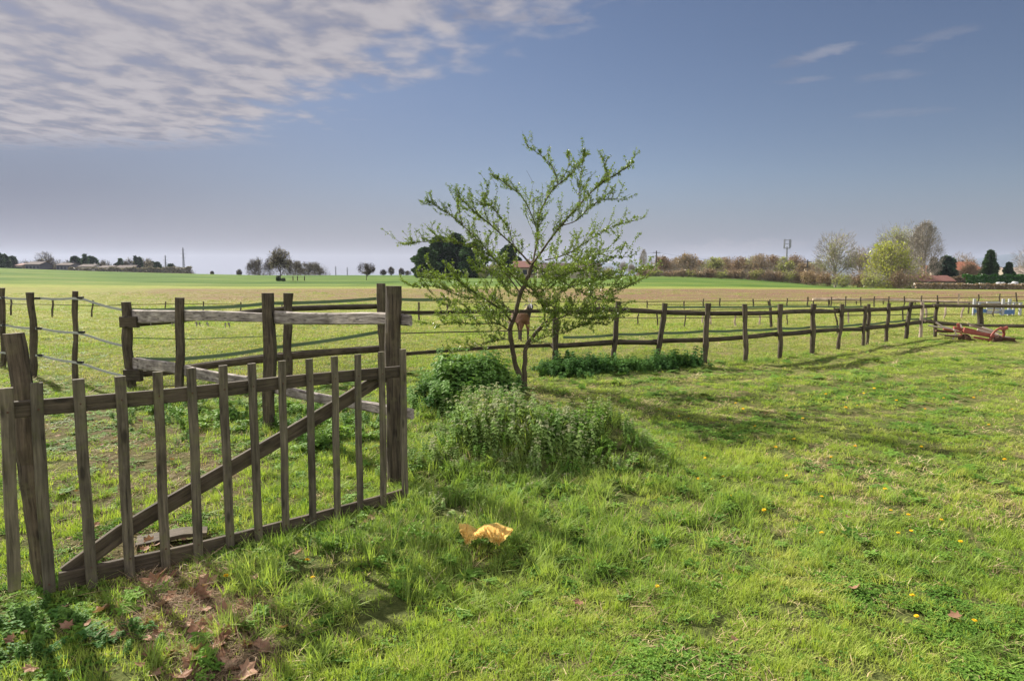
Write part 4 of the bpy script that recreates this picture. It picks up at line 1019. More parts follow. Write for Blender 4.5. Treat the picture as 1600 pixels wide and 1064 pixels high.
def fill(poly, dens_, soft=.1):
    xs = [p[0] for p in poly]; ys = [p[1] for p in poly]; a, b, c, d = min(xs) - .3, max(xs) + .3, min(ys) - .3, max(ys) + .3
    n = int((b - a) * (d - c) * dens_); X = rng.uniform(a, b, n); Y = rng.uniform(c, d, n)
    k = rng.random(n) < ss(polysd(X, Y, poly) + (fbm(X, Y, 2.5, 171) - .5) * .4, -soft, soft * 2); return X[k], Y[k]
def patch(name, label, cat, poly, dens_, protos, h0=1, hedge=.45, soft=.12, hs=.25, kp=None, rag=0):
    X, Y = fill(poly, dens_, soft)
    if rag: k_ = rng.random(len(X)) < ss(polysd(X, Y, poly) + (fbm(X, Y, 1.5, 191) - .5) * rag * 2.2, -.15, .3); X, Y = X[k_], Y[k_]
    n = len(X); sd = polysd(X, Y, poly)
    hh = h0 * (hedge + (1 - hedge) * ss(sd, -.1, hs * 1.6)) * (.45 + 1.05 * fbm(X, Y, 2.2, 181)) * rng.uniform(.8, 1.2, n)
    if rag: hh = hh * (.45 + 1.15 * ss(fbm(X, Y, 1.25, 195, 2), .28, .68))
    w_ = np.clip(hh, .6, 1.3) * rng.uniform(.85, 1.15, n)
    kind = rng.choice(len(protos.objects), n, p=kp); Z = height(X, Y) - .01
    o = scatter(name, label, cat, np.stack([X, Y, Z], 1), rng.uniform(0, 6.28, n), np.stack([w_, w_, hh], 1), kind, protos, .16); print(name, n); return o
def multi(f, ms):
    mb = MB(); f(mb); me = mb.mesh('m', ms); return bpy.data.objects.new('m', me)
dn = [M['deadnettle'], M['dnflower']]
DN_P = coll('dead_nettle', [multi(stemplant(.26, 7, .042, .034, 41, stems=3, spread=.035, mats2=True), dn), multi(stemplant(.30, 8, .045, .036, 42, stems=3, spread=.04, mats2=True), dn), multi(stemplant(.22, 6, .04, .034, 43, stems=4, spread=.04, mats2=True), dn), multi(tuft(20, .26, .05, .006, .6, 44, 4), M['long']), multi(stemplant(.24, 6, .045, .035, 45, stems=3, spread=.04), M['herb'])])
NT_P = coll('nettle', [multi(stemplant(.26, 5, .075, .055, 51, stems=3, spread=.04), M['nettle']), multi(stemplant(.30, 6, .08, .058, 52, stems=3, spread=.05), M['nettle']), multi(clover(16, .18, .08, .06, 53), M['nettledark'])])
IV_P = coll('ground_herbs', [multi(clover(16, .06, .07, .024, 61), M['herb']), multi(clover(16, .10, .08, .026, 62), M['nettledark']), multi(stemplant(.11, 4, .035, .03, 63, stems=4, spread=.04), M['nettle']), multi(tuft(12, .12, .05, .005, .6, 64), M['long'])])
patch('dead_nettle_mound', 'broad mound of dead-nettles and tangled weeds in front of the young tree', 'weeds', P_MOUND, 260, DN_P, .60, .55, .45, .5, [.15, .13, .14, .36, .22], .55)
patch('weed_fringe', 'loose low weeds and tall grass thinning out in front of the dead-nettle mound', 'weeds', [flat(*p) for p in [(636, 735), (640, 800), (720, 812), (860, 790), (980, 772), (1060, 745), (1020, 715), (900, 730), (760, 735)]], 75, DN_P, .72, .3, .4, .6, [.14, .12, .22, .3, .22])
patch('nettle_patch', 'patch of broad-leaved dark green nettles at the left of the young tree trunk', 'weeds', P_NETTLE, 150, NT_P, .72, .55, .25, .4, [.4, .35, .25], .3)
patch('ivy_strip', 'low dark green strip of leafy weeds along the foot of the post-and-rail fence', 'weeds', P_STRIP, 170, coll('strip_plants', [multi(stemplant(.26, 6, .07, .05, 71, stems=3, spread=.05), M['nettledark']), multi(clover(18, .16, .09, .05, 72), M['nettledark']), multi(tuft(22, .16, .06, .007, .6, 73), M['long'])]), .85, .4, .12, .2, [.5, .35, .15], 0)
patch('herb_patch', 'leafy green weeds growing behind the gate under the board fence', 'weeds', P_BACKWEED, 60, coll('back_plants', [multi(stemplant(.16, 5, .05, .04, 81, stems=3, spread=.05), M['nettle']), multi(clover(16, .10, .09, .045, 82), M['herb']), multi(tuft(18, .14, .06, .006, .7, 83), M['long'])]), .9, .6, .3, .4)
patch('ground_ivy', 'small round-leaved ground ivy at the lower left corner by the gate post', 'weeds', P_IVY, 260, IV_P, .9, .5, .2, .2, [.34, .14, .22, .30])

# ------------------------------------------------------------------ dandelions, fallen leaves, mesh bag
def dandelion():
    root = empty('dandelion'); mb = MB(); r_ = random.Random(5)
    mb2 = MB(); tube(mb2, [(0, 0, -.01), (.002, 0, .02), (0, .003, .045)], [.0022, .002, .0024], 5); st_ = mb2.build('stem', M['herb'], root)
    for ring_, (rr, zz, nn) in enumerate([(.019, .047, 18), (.014, .051, 14), (.008, .054, 9)]):
        for k in range(nn):
            a = 6.283 * k / nn + ring_ * .2 + r_.uniform(-.08, .08); d = Vector((math.cos(a), math.sin(a), .12 + .3 * ring_)); s_ = Vector((-math.sin(a), math.cos(a), 0)); c = Vector((0, .003, .045 + .002 * ring_))
            mb.add([c + s_ * .001, c - s_ * .001, c + d * rr - s_ * .0026, c + d * rr + s_ * .0026], [(0, 1, 2, 3)])
    mb.build('flower_head', M['petal'], root); return root
dd0 = dandelion(); tag(dd0, 'small yellow dandelion flower in the grass', 'flower', 'dandelions scattered in the lawn')
dpos = [(479, 884), (489, 907), (353, 905), (1130, 746), (1090, 750), (1115, 751), (1140, 778), (1282, 780), (1417, 808), (1403, 836), (1422, 832), (1469, 815), (1426, 936), (1519, 974), (1433, 967), (1101, 716), (1299, 716), (1383, 768), (1285, 837), (1028, 919), (877, 762), (512, 812), (1350, 615), (1290, 617), (1400, 627), (1530, 612), (1322, 640), (1210, 702), (1390, 800), (1075, 655), (1062, 652), (1320, 638), (1340, 634), (1520, 622), (1548, 530), (1240, 690), (1180, 668), (1160, 640), (1255, 655), (1438, 700), (1500, 850), (1195, 800), (957, 735), (1545, 665), (1580, 640), (1365, 608), (1150, 630), (1030, 640), (1444, 640), (1475, 622), (1570, 720), (1230, 745), (1335, 700)]
def dcopy(root, loc, rz, s, label=None):
    c = root.copy(); COL.objects.link(c); c.location = loc; c.rotation_euler = (R.uniform(-.3, .1), R.uniform(-.2, .2), rz); c.scale = (s, s, s)
    if label: c['label'] = label
    for ch in root.children:
        q = ch.copy(); COL.objects.link(q); q.parent = c
    return c
for k, (x_, y_) in enumerate(dpos):
    p = G(x_, y_ + 4); s_ = R.uniform(.6, .9) * (1 if p.y < 6 else 1.2)
    if k == 0: dd0.location = p; dd0.scale = (1.0,) * 3; dd0.rotation_euler = (-.25, .1, .3)
    else: dcopy(dd0, p + Vector((0, 0, .0)), R.uniform(0, 6.28), s_)

def dead_leaf_mesh(seed):
    """a lobed plane-tree leaf, curled as it dried"""
    r_ = random.Random(seed); V_ = [(0, 0, .004)]; lob = [(-2.4, .5), (-1.9, .45), (-1.5, .76), (-1.15, .56), (-.75, .88), (-.4, .66), (0, 1.0), (.4, .66), (.75, .88), (1.15, .56), (1.5, .76), (1.9, .45), (2.4, .5)]
    curl = r_.uniform(.7, 1.8); cx = r_.uniform(-.7, .7)
    out = []
    for ring_ in (.45, 1.0):
        for a, rr in lob:
            rr = (rr * ring_ if ring_ == 1 else min(rr, .5) * .8) * .085 * r_.uniform(.9, 1.1); x = rr * math.cos(a); y = rr * math.sin(a)
            z = curl * 5.5 * (y * y) + cx * 4 * x * x + r_.uniform(-.004, .006); out.append((x, y, abs(z) * .8 + .006))
    V_ += out; n = len(lob); Fc = []
    for k in range(n - 1): Fc += [(0, 1 + k, 2 + k), (1 + k, 1 + n + k, 2 + n + k, 2 + k)]
    mb = MB(); mb.add(V_, Fc); mb.add([(-.0, .001, .006), (0, -.001, .006), (-.05, -.001, .012), (-.05, .001, .012)], [(0, 1, 2, 3)])
    return mb.mesh('dead_leaf', M['deadleaf'])
dl = [dead_leaf_mesh(s) for s in range(6)]
lpos = [(235, 855), (318, 985), (345, 985), (300, 978), (330, 970), (288, 983), (345, 1035), (352, 1028), (290, 942), (262, 935), (232, 930), (215, 928), (118, 915), (245, 905), (265, 902), (240, 915), (108, 990), (140, 985), (155, 960), (175, 1000), (100, 960), (375, 990), (440, 985), (580, 818), (585, 812), (570, 822), (660, 838), (645, 845), (1063, 752), (1325, 815), (1495, 976), (1197, 716), (110, 850), (135, 845), (150, 828), (95, 780), (120, 775), (180, 690), (160, 700), (95, 700), (225, 700), (330, 765), (350, 720), (640, 740), (690, 735), (680, 728), (680, 720), (700, 980), (1145, 1010), (905, 950), (470, 870), (400, 1010), (300, 1045), (280, 1020), (270, 960), (355, 960), (385, 945), (250, 945), (20, 1010), (40, 1000), (10, 985), (50, 1055), (1335, 930), (1195, 650), (245, 860), (225, 868), (285, 915), (330, 915), (310, 935), (140, 872), (160, 880), (190, 720), (270, 725), (1320, 720), (850, 905), (925, 850), (60, 690), (140, 650), (300, 995), (335, 1010), (360, 1000), (320, 955), (275, 995)]
lr = random.Random(77)
lpos += [(lr.uniform(215, 410), lr.uniform(900, 1060)) for _ in range(34)] + [(lr.uniform(70, 330), lr.uniform(650, 870)) for _ in range(16)]
for k, (x_, y_) in enumerate(lpos):
    p = G(x_, y_); o = bpy.data.objects.new('dead_leaf', dl[k % 6]); COL.objects.link(o); s_ = R.uniform(.4, .95)
    inlit = polysd(np.array([p.x]), np.array([p.y]), P_LITTER)[0] > -.1
    s_ = s_ * (1 if inlit else .6); o.location = p + Vector((0, 0, .012 if inlit else .035)); o.rotation_euler = (R.uniform(-.5, .5), R.uniform(-.5, .5), R.uniform(0, 6.28)); o.scale = (s_, s_, s_)
    tag(o, 'dry reddish brown curled leaf lying on the ground', 'leaf', 'fallen leaves on the grass')

# orange net bag draped over the grass
def net_bag():
    c0 = G(757, 862); Y0 = c0.y
    top = [(717, 818), (730, 817), (745, 826), (757, 819), (775, 816), (790, 822), (801, 826)]
    bot = [(722, 832), (730, 848), (745, 838), (757, 835), (770, 845), (780, 848), (797, 832)]
    nu, nv = 60, 22; V_ = []; r_ = random.Random(9)
    for i in range(nu + 1):
        u = i / nu * 6; k = min(5, int(u)); f_ = u - k; f_ = f_ * f_ * (3 - 2 * f_)
        t_ = Vector(top[k]).lerp(Vector(top[k + 1]), f_); b_ = Vector(bot[k]).lerp(Vector(bot[k + 1]), f_)
        for j in range(nv + 1):
            v = j / nv; q = t_.lerp(b_, v); g = at_depth(q.x, q.y, Y0 + .16 * (1 - v) - .16)
            ru = .002 * math.sin(i * .9 + j * .35) + .004 * math.sin(i * .45 - j * .5 + 1) + .035 * math.sin(math.pi * v) * (1 + .3 * math.sin(i * .3))
            g.y += -ru; g.z += ru * .6 + r_.uniform(-.001, .001); V_.append(g)
    Fc = [(i * (nv + 1) + j, (i + 1) * (nv + 1) + j, (i + 1) * (nv + 1) + j + 1, i * (nv + 1) + j + 1) for i in range(nu) for j in range(nv)]
    m = bpy.data.materials.new('orange_net'); m.use_nodes = True; t = NT(m.node_tree); t.n.clear()
    at = t.node('ShaderNodeAttribute', attribute_name='grain').outputs['Vector']; mp = t.node('ShaderNodeMapping'); mp.inputs['Scale'].default_value = (1, 1, 0); t.l.new(at, mp.inputs[0])
    s_ = t.node('ShaderNodeSeparateXYZ'); t.l.new(at, s_.inputs[0])
    wa = t.math('ABSOLUTE', t.math('SUBTRACT', t.math('FRACT', t.math('MULTIPLY', t.math('ADD', s_.outputs[0], s_.outputs[1]), 30.0)), .5)); wb = t.math('ABSOLUTE', t.math('SUBTRACT', t.math('FRACT', t.math('MULTIPLY', t.math('SUBTRACT', s_.outputs[0], s_.outputs[1]), 30.0)), .5))
    thr = t.math('MAXIMUM', t.math('GREATER_THAN', wa, .24), t.math('GREATER_THAN', wb, .24))
    d = t.node('ShaderNodeBsdfDiffuse'); d.inputs[0].default_value = (.95, .66, .24, 1); tl = t.node('ShaderNodeBsdfTranslucent'); tl.inputs[0].default_value = (1.0, .74, .28, 1)
    mx = t.node('ShaderNodeMixShader'); mx.inputs[0].default_value = .55; t.l.new(d.outputs[0], mx.inputs[1]); t.l.new(tl.outputs[0], mx.inputs[2])
    tp = t.node('ShaderNodeBsdfTransparent'); m2 = t.node('ShaderNodeMixShader'); t.l.new(t.math('MULTIPLY', thr, .97), m2.inputs[0]); t.l.new(tp.outputs[0], m2.inputs[1]); t.l.new(mx.outputs[0], m2.inputs[2])
    oo = t.node('ShaderNodeOutputMaterial'); t.l.new(m2.outputs[0], oo.inputs[0])
    gr_at = [(i / nu * 1.0, j / nv * .45, 0) for i in range(nu + 1) for j in range(nv + 1)]
    off_ = 0
    mb = MB(); mb.add(V_, Fc, gr_at)
    V2 = [v + Vector((.006 * math.sin(q * .7), -.016 - .012 * math.sin(q * .13), -.004 + .006 * math.cos(q * .5))) for q, v in enumerate(V_)]
    mb.add(V2, Fc, [(g[0] * .93 + .013, g[1] * .97 + .007, 0) for g in gr_at])
    for k_ in range(5):   # bunched folds where it is knotted
        i0 = 16 + k_ * 4; tube(mb, [V_[i0 * (nv + 1) + 3] + Vector((0, -.03, .0)), V_[(i0 + 3) * (nv + 1) + 11] + Vector((0, -.045, 0)), V_[(i0 + 5) * (nv + 1) + 18] + Vector((0, -.03, 0))], [.004, .007, .004], 5)
    o = mb.build('net_bag', m, loc=c0, smooth=True); tag(o, 'crumpled empty orange net bag caught on the grass tips', 'net bag')
net_bag()

# ------------------------------------------------------------------ the goat behind the young tree
def goat():
    gb = G(815, 534); Yg = gb.y; S = .86 / .86
    o_ = gb
    def W(x, y, z): return Vector((gb.x + x, gb.y + y, gb.z + z))
    # standing three quarters towards the camera, head to the right
    nodes = [((-.16, .30, .60), .150), ((-.05, .12, .60), .165), ((.06, -.05, .61), .155), ((.12, -.16, .68), .115), ((.17, -.24, .80), .075), ((.20, -.29, .88), .070), ((.215, -.37, .84), .055), ((.22, -.44, .79), .036)]
    edges = [(i, i + 1) for i in range(7)]
    def leg(att, pts):
        k = att
        for p, r_ in pts: nodes.append((p, r_)); edges.append((k, len(nodes) - 1)); k = len(nodes) - 1
    leg(0, [((-.24, .30, .48), .085), ((-.25, .26, .34), .05), ((-.255, .33, .24), .03), ((-.25, .31, .06), .024), ((-.25, .29, .015), .028)])
    leg(0, [((-.07, .34, .48), .085), ((-.06, .30, .34), .05), ((-.055, .37, .24), .03), ((-.055, .35, .06), .024), ((-.055, .33, .015), .028)])
    leg(2, [((-.01, -.10, .46), .06), ((-.02, -.10, .28), .034), ((-.02, -.10, .07), .024), ((-.02, -.12, .015), .028)])
    leg(2, [((.14, -.08, .46), .06), ((.15, -.08, .28), .034), ((.15, -.09, .07), .024), ((.15, -.11, .015), .028)])
    leg(0, [((-.18, .42, .68), .03), ((-.20, .50, .60), .025)])
    me = bpy.data.meshes.new('goat_body'); me.from_pydata([n_[0] for n_ in nodes], edges, []); ob = bpy.data.objects.new('goat', me); COL.objects.link(ob); ob.location = gb
    sk = ob.modifiers.new('skin', 'SKIN')
    for k, n_ in enumerate(nodes): me.skin_vertices[0].data[k].radius = (n_[1], n_[1]); me.skin_vertices[0].data[k].use_root = (k == 0)
    ob.modifiers.new('sub', 'SUBSURF').levels = 2; ob.modifiers['sub'].render_levels = 2
    m, t, b = mat('goat_coat'); g = t.node('ShaderNodeTexCoord').outputs['Object']; s_ = t.node('ShaderNodeSeparateXYZ'); t.l.new(g, s_.inputs[0]); n_ = t.noise(g, 4, 4, .6)
    c = t.mix(t.sstep(t.math('ADD', s_.outputs[2], t.math('MULTIPLY', n_, .25)), .76, .86), rgb(.13, .062, .035), rgb(.34, .26, .18))
    c = t.mix(t.sstep(t.math('SUBTRACT', s_.outputs[0], t.math('MULTIPLY', s_.outputs[1], .6)), .26, .32), c, rgb(.03, .026, .024))
    c = t.mix(t.sstep(s_.outputs[2], .30, .22), c, rgb(.05, .035, .03))
    t.put(b.inputs['Base Color'], c); b.inputs['Roughness'].default_value = .9; me.materials.append(m)
    tag(ob, 'brown and cream goat with a black head standing half hidden behind the young tree', 'goat')
    for s_ in (-1, 1):
        mb = MB(); p = W(.20 + s_ * .05, -.28, .90); ovate(mb, p, (s_ * 1.0, -.2, -.15), (0, -.4, 1), .14, .06, .5); ovate(mb, p + Vector((0, .006, 0)), (s_ * 1.0, -.2, -.15), (0, -.4, 1), .14, .06, .5); mb.build('ear', M['black'], ob)
        mb = MB(); tube(mb, [W(.20 + s_ * .025, -.27, .94), W(.20 + s_ * .04, -.25, 1.0), W(.20 + s_ * .05, -.20, 1.04)], [.014, .010, .003], 6); mb.build('horn', M['greypole'], ob)
        mb = MB(); c_ = W(.213 + s_ * .045, -.345, .875); tube(mb, [c_ - Vector((s_ * .01, 0, 0)), c_, c_ + Vector((s_ * .01, 0, 0))], [.004, .010, .004], 6); mb.build('eye', M['black'], ob)
    mb = MB(); tube(mb, [W(.212, -.345, .915), W(.218, -.40, .875), W(.222, -.455, .82)], [.012, .017, .010], 6); mb.build('blaze', M['white'], ob)
goat()

# ------------------------------------------------------------------ distant trees and shrubs
M['branch_grey'] = simple('grey_branches', (.27, .23, .19), .9, .25, .5)
M['branch_pale'] = simple('pale_branches', (.28, .25, .21), .9, .2, .5)
M['branch_dark'] = simple('dark_branches', (.06, .048, .045), .9, .25, .5)
M['branch_red'] = simple('reddish_twigs', (.26, .18, .13), .9, .3, .5)
M['bud_green'] = leafmat('budding_leaves', (.22, .25, .07), (.31, .33, .10), (.38, .38, .15), .4, .3)
M['bud_brown'] = leafmat('brown_buds', (.19, .13, .085), (.28, .20, .13), (.36, .28, .18), .4, .2)
M['bud_grey'] = leafmat('grey_buds', (.14, .12, .10), (.20, .175, .145), (.28, .25, .19), .4, .2)
M['willow'] = leafmat('willow_leaves', (.26, .29, .04), (.38, .40, .055), (.50, .49, .09), .4, .4)
M['conifer'] = leafmat('conifer_needles', (.020, .045, .020), (.042, .08, .032), (.08, .13, .05), .5, .1)
M['bluefir'] = leafmat('blue_green_needles', (.03, .065, .045), (.055, .10, .065), (.09, .14, .08), .5, .1)
M['hedge'] = leafmat('hedge_leaves', (.025, .075, .015), (.045, .125, .022), (.075, .17, .03), .3, .15)

def tree(name, label, loc, h, wd, kind='bare', seed=1, tw_m='branch_grey', leaf_m=None, nleaf=0, leafsize=.25, group=None, trunkh=.2, dens_=1.0, shape='round', cat='tree', twig_r=.02, fuzz=1.5, base=False):
    r_ = random.Random(seed); loc = Vector(loc); root = empty(name, tuple(loc)); tag(root, label, cat, group)
    trn = MB(); crn = MB(); lf = MB()
    if kind == 'conifer':
        tube(trn, [loc, loc + Vector((0, 0, h * .5)), loc + Vector((0, 0, h * .97))], [h * .02, h * .014, .03], 6)
        n = int(2600 * dens_)
        for k in range(n):
            t = r_.random() ** 1.15; z = h * (.04 + .96 * t)
            prof = {'clump': math.sqrt(max(0, 1 - (1.7 * t - .7) ** 2)) if t > .41 else 1.0 - .15 * (.41 - t), 'cone': (1 - t) ** .8, 'column': (1 - t ** 3) ** .7 * (.75 + .25 * math.sin(t * 3.1)), 'round': math.sqrt(max(0, 1 - (2 * t - 1) ** 2)) * (.8 + .2 * math.sin(t * 9))}[shape]
            a = r_.uniform(0, 6.283); lob = .80 + .20 * math.sin(a * 3 + z * 1.9 / max(1, h) * 8 + seed) + .14 * math.sin(z * 16 / h + a)
            rad = wd / 2 * prof * lob * (r_.random() ** .35) + .02
            p = loc + Vector((rad * math.cos(a), rad * math.sin(a), z)); d = Vector((math.cos(a), math.sin(a), r_.uniform(-.5, .5))).normalized(); s_ = d.cross(Vector((r_.gauss(0, .4), r_.gauss(0, .4), 1))).normalized(); q = leafsize * r_.uniform(.6, 1.5)
            u = s_.cross(d) * r_.uniform(-.6, .6)
            
            if shape == 'cone': rad *= .75 + .5 * ((z / h * 7) % 1)
            lf.add([p - d * q * .6, p + s_ * q * .5 + u * q, p + d * q, p - s_ * q * .5 - u * q], [(0, 1, 2, 3)])
        trn.build('trunk', M['branch_dark'], root); lf.build('crown', M[leaf_m or 'conifer'], root); return root
    tips = []
    cz = h * (trunkh + (1 - trunkh) * .5)
    def env(p):  # inside the crown envelope
        q = p - loc
        if shape == 'poplar': t = (q.z / h - .12) / .88; rr = wd / 2 * math.sin(max(0, min(1, t)) ** .75 * 3.14) ** .6 if 0 < t < 1 else 0; return math.hypot(q.x, q.y) < rr + .15
        ez = (q.z - cz) / (h * (1 - trunkh) * .52); er = math.hypot(q.x, q.y) / (wd / 2); return ez * ez + er * er < 1
    def grow(p, d, L, r0, lev):
        n = 4; pts = [p]; q = p.copy(); dd = d.copy()
        for k in range(n):
            dd = (dd + Vector((r_.gauss(0, .12), r_.gauss(0, .12), r_.gauss(.05, .08)))).normalized(); q = q + dd * L / n; pts.append(q.copy())
        if lev >= 2 and not env(pts[-1]):
            if not env(pts[2]): return
            pts = pts[:3]
        rr = [r0 * (1 - .55 * k / (len(pts) - 1)) for k in range(len(pts))]
        if lev < 2: tube(trn, pts, rr, 5, rnd=r_)
        else:
            for k in range(len(pts) - 1):
                a, b = pts[k], pts[k + 1]; s_ = (b - a).cross(Vector((r_.gauss(0, 1), r_.gauss(0, 1), r_.gauss(0, .3)))); s_ = s_.normalized() * max(rr[k], twig_r * .5)
                crn.add([a - s_, a + s_, b + s_ * .7, b - s_ * .7], [(0, 1, 2, 3)])
        if lev == 4: tips.append(pts[-1]); return
        m_ = [5, 5, 4, 3][lev] if lev < 4 else 0; m_ = max(2, int(m_ * (dens_ if lev > 0 else 1) + r_.random()))
        for k in range(m_):
            t = r_.uniform(.25, 1) if lev > 0 else r_.uniform(.3, 1); i = min(len(pts) - 2, int(t * (len(pts) - 1))); o_ = pts[i].lerp(pts[i + 1], t * (len(pts) - 1) - i)
            sp_ = [.75, .7, .75, .8][lev] * (.55 if shape == 'poplar' else 1); nd = (dd + Vector((r_.gauss(0, sp_), r_.gauss(0, sp_), r_.gauss(.12, sp_ * .55)))).normalized()
            grow(o_, nd, L * r_.uniform(.5, .8), r0 * .5, lev + 1)
        grow(pts[-1], (dd + Vector((r_.gauss(0, .2), r_.gauss(0, .2), .05))).normalized(), L * .72, r0 * .5, lev + 1)
    nst = 1 if kind != 'shrub' else 6
    for s in range(nst):
        d0 = Vector((r_.gauss(0, .06), r_.gauss(0, .06), 1)).normalized() if nst == 1 else Vector((r_.gauss(0, .5), r_.gauss(0, .5), 1)).normalized()
        grow(loc - Vector((0, 0, .2)) + (Vector((r_.uniform(-.3, .3) * wd, r_.uniform(-.2, .2) * wd, 0)) if nst > 1 else Vector()), d0, h * (.42 if nst == 1 else .38) * (1.25 if shape == 'poplar' else 1), h * (.022 if nst == 1 else .008), 0 if nst == 1 else 1)
    if nleaf and tips:
        for k in range(nleaf):
            p = r_.choice(tips) + Vector((r_.gauss(0, .03), r_.gauss(0, .03), r_.gauss(0, .03))) * h * 1.1
            d = Vector((r_.gauss(0, 1), r_.gauss(0, 1), r_.gauss(0, 1) - (1.5 if kind == 'willow' else 0))).normalized(); s_ = d.cross(Vector((r_.gauss(0, 1), r_.gauss(0, 1), 1))).normalized(); q = leafsize * r_.uniform(.5, 1.4)
            lf.add([p - d * q * .5, p + s_ * q * .35, p + d * q, p - s_ * q * .35], [(0, 1, 2, 3)])
    nf = int(fuzz * 1000)
    for k in range(nf):
        u = Vector((r_.gauss(0, 1), r_.gauss(0, 1), r_.gauss(0, 1))).normalized() * r_.random() ** .38
        if shape == 'poplar':
            t = r_.random(); rr = wd / 2 * math.sin(t ** .75 * 3.14) ** .6; a = r_.uniform(0, 6.283); q_ = r_.random() ** .5; p = loc + Vector((rr * q_ * math.cos(a), rr * q_ * math.sin(a), h * (.12 + .84 * t))); d = Vector((math.cos(a) * .5, math.sin(a) * .5, 1))
        elif base:
            a = math.atan2(u.y, u.x); lob = .95 + .22 * math.sin(a * 3 + seed) + .20 * math.sin(u.z * 8 + seed * 2 + a * 2)
            zz = abs(u.z); p = loc + Vector((u.x * wd / 2 * lob * 1.15, u.y * wd / 2 * lob, h * (.02 + .96 * zz * (.85 + .15 * lob)))); d = Vector((u.x, u.y, zz + .4))
            if k % 2 == 0 and nleaf:
                q = leafsize * r_.uniform(.5, 1.3); e_ = Vector((r_.gauss(0, 1), r_.gauss(0, 1), r_.gauss(0, 1))).normalized(); s_ = e_.cross(Vector((r_.gauss(0, 1), r_.gauss(0, 1), 1))).normalized()
                lf.add([p - e_ * q * .5, p + s_ * q * .35, p + e_ * q, p - s_ * q * .35], [(0, 1, 2, 3)])
        else:
            lob = 1 + .12 * math.sin(u.x * 7 + seed) + .10 * math.sin(u.z * 9 + u.y * 5 + seed * 2)
            p = loc + Vector((u.x * wd / 2 * lob, u.y * wd / 2 * lob, cz + u.z * h * (1 - trunkh) * .48 * lob)); d = u + Vector((0, 0, .35))
        if p.z < loc.z + .1: continue
        d = (d.normalized() + Vector((r_.gauss(0, .35), r_.gauss(0, .35), r_.gauss(0, .3)))).normalized(); L_ = h * r_.uniform(.04, .10); s_ = d.cross(Vector((r_.gauss(0, 1), r_.gauss(0, 1), r_.gauss(0, .3)))).normalized() * twig_r * .5
        crn.add([p - s_, p + s_, p + d * L_ + s_ * .4, p + d * L_ - s_ * .4], [(0, 1, 2, 3)])
    trn.build('trunk', M[tw_m], root); crn.build('twigs', M[tw_m], root)
    if nleaf and lf.v: lf.build('crown', M[leaf_m], root)
    return root
def place(px, basey, D):
    """ground position under a pixel column at distance D, with the height whose foot shows at basey when the ground allows"""
    x = (px - CX) / F * D; y = D; return Vector((x, y, hz(x, y)))
def span(px, topy, D, foot):   # height needed to reach topy
    return at_depth(px, topy, D).z - foot.z
def ptree(name, label, px, topy, wpx, D, **kw):
    f_ = place(px, 0, D); return tree(name, label, f_, span(px, topy, D, f_), wpx / F * D, **kw)
def treecopy(src, px, topy, D, label, wpx=None, h0=None, w0=None, mirror=False):
    f_ = place(px, 0, D); s = span(px, topy, D, f_) / h0; c = src.copy(); COL.objects.link(c); c.location = f_; wx = (wpx / F * D / w0) if wpx else s
    c.scale = (wx, wx, s); c.rotation_euler = (0, 0, R.uniform(0, 6.28)); c['label'] = label
    for ch in src.children:
        q = ch.copy(); COL.objects.link(q); q.parent = c
    return c

# right: the belt of bare woodland, big trees and gardens
ptree('round_bare_tree', 'rounded bare tree with pale upswept limbs left of the yellow willow', 1303, 361, 62, 165, seed=5, tw_m='branch_pale', leaf_m='bud_green', nleaf=1300, leafsize=.22, trunkh=.10, dens_=1.15, twig_r=.07, fuzz=2.5)
ptree('willow', 'bright yellow-green willow standing in front of the tall bare trees', 1384, 378, 84, 150, kind='willow', seed=8, tw_m='branch_grey', leaf_m='willow', nleaf=8000, leafsize=.32, trunkh=.0, dens_=1.2, twig_r=.04, fuzz=9, base=True)
ptree('budding_tree', 'tall budding tree with yellowish crown just behind the willow', 1402, 350, 76, 172, seed=12, tw_m='branch_pale', leaf_m='bud_green', nleaf=3200, leafsize=.24, trunkh=.10, dens_=1.2, twig_r=.06, fuzz=3)
ptree('pale_poplar', 'tallest pale grey bare poplar with a white trunk right of the willow', 1439, 346, 56, 160, seed=14, tw_m='branch_pale', leaf_m='bud_grey', nleaf=1500, leafsize=.2, trunkh=.1, dens_=1.2, shape='poplar', twig_r=.06, fuzz=3)
ptree('bare_tree', 'dim brownish bare tree between the rounded bare tree and the willow', 1342, 386, 44, 185, seed=16, tw_m='branch_grey', leaf_m='bud_brown', nleaf=1500, leafsize=.25, trunkh=.1, dens_=1.1, twig_r=.05)
ptree('bare_tree', 'bare tree filling the gap between the willow and the pale poplar', 1420, 372, 40, 182, seed=18, tw_m='branch_grey', leaf_m='bud_grey', nleaf=1400, leafsize=.25, trunkh=.1, twig_r=.05)
sh = [(1268, 418, 36, 150, 'bud_brown', 'branch_red', 'reddish brown bush at the left end of the scrub below the rounded bare tree'), (1290, 424, 30, 146, 'bud_brown', 'branch_red', 'brown thicket under the rounded bare tree'), (1314, 426, 32, 142, 'bud_green', 'branch_grey', 'green bush in front of the dim brownish bare tree'),
      (1338, 424, 30, 148, 'bud_brown', 'branch_red', 'brown bush at the left foot of the willow'), (1408, 420, 40, 144, 'bud_brown', 'branch_red', 'reddish bush at the right foot of the willow'), (1362, 425, 34, 143, 'bud_green', 'branch_grey', 'olive bush under the front of the willow'), (1440, 424, 30, 152, 'bud_brown', 'branch_red', 'brown scrub round the trunk of the pale poplar')]
for k, (x_, y_, w_, D_, lm, bm, lab) in enumerate(sh):
    ptree('bush', lab, x_, y_ - 2, w_, D_, kind='shrub', seed=30 + k, tw_m=bm, leaf_m=lm, nleaf=1600, leafsize=.22, trunkh=.0, cat='bush', twig_r=.03)
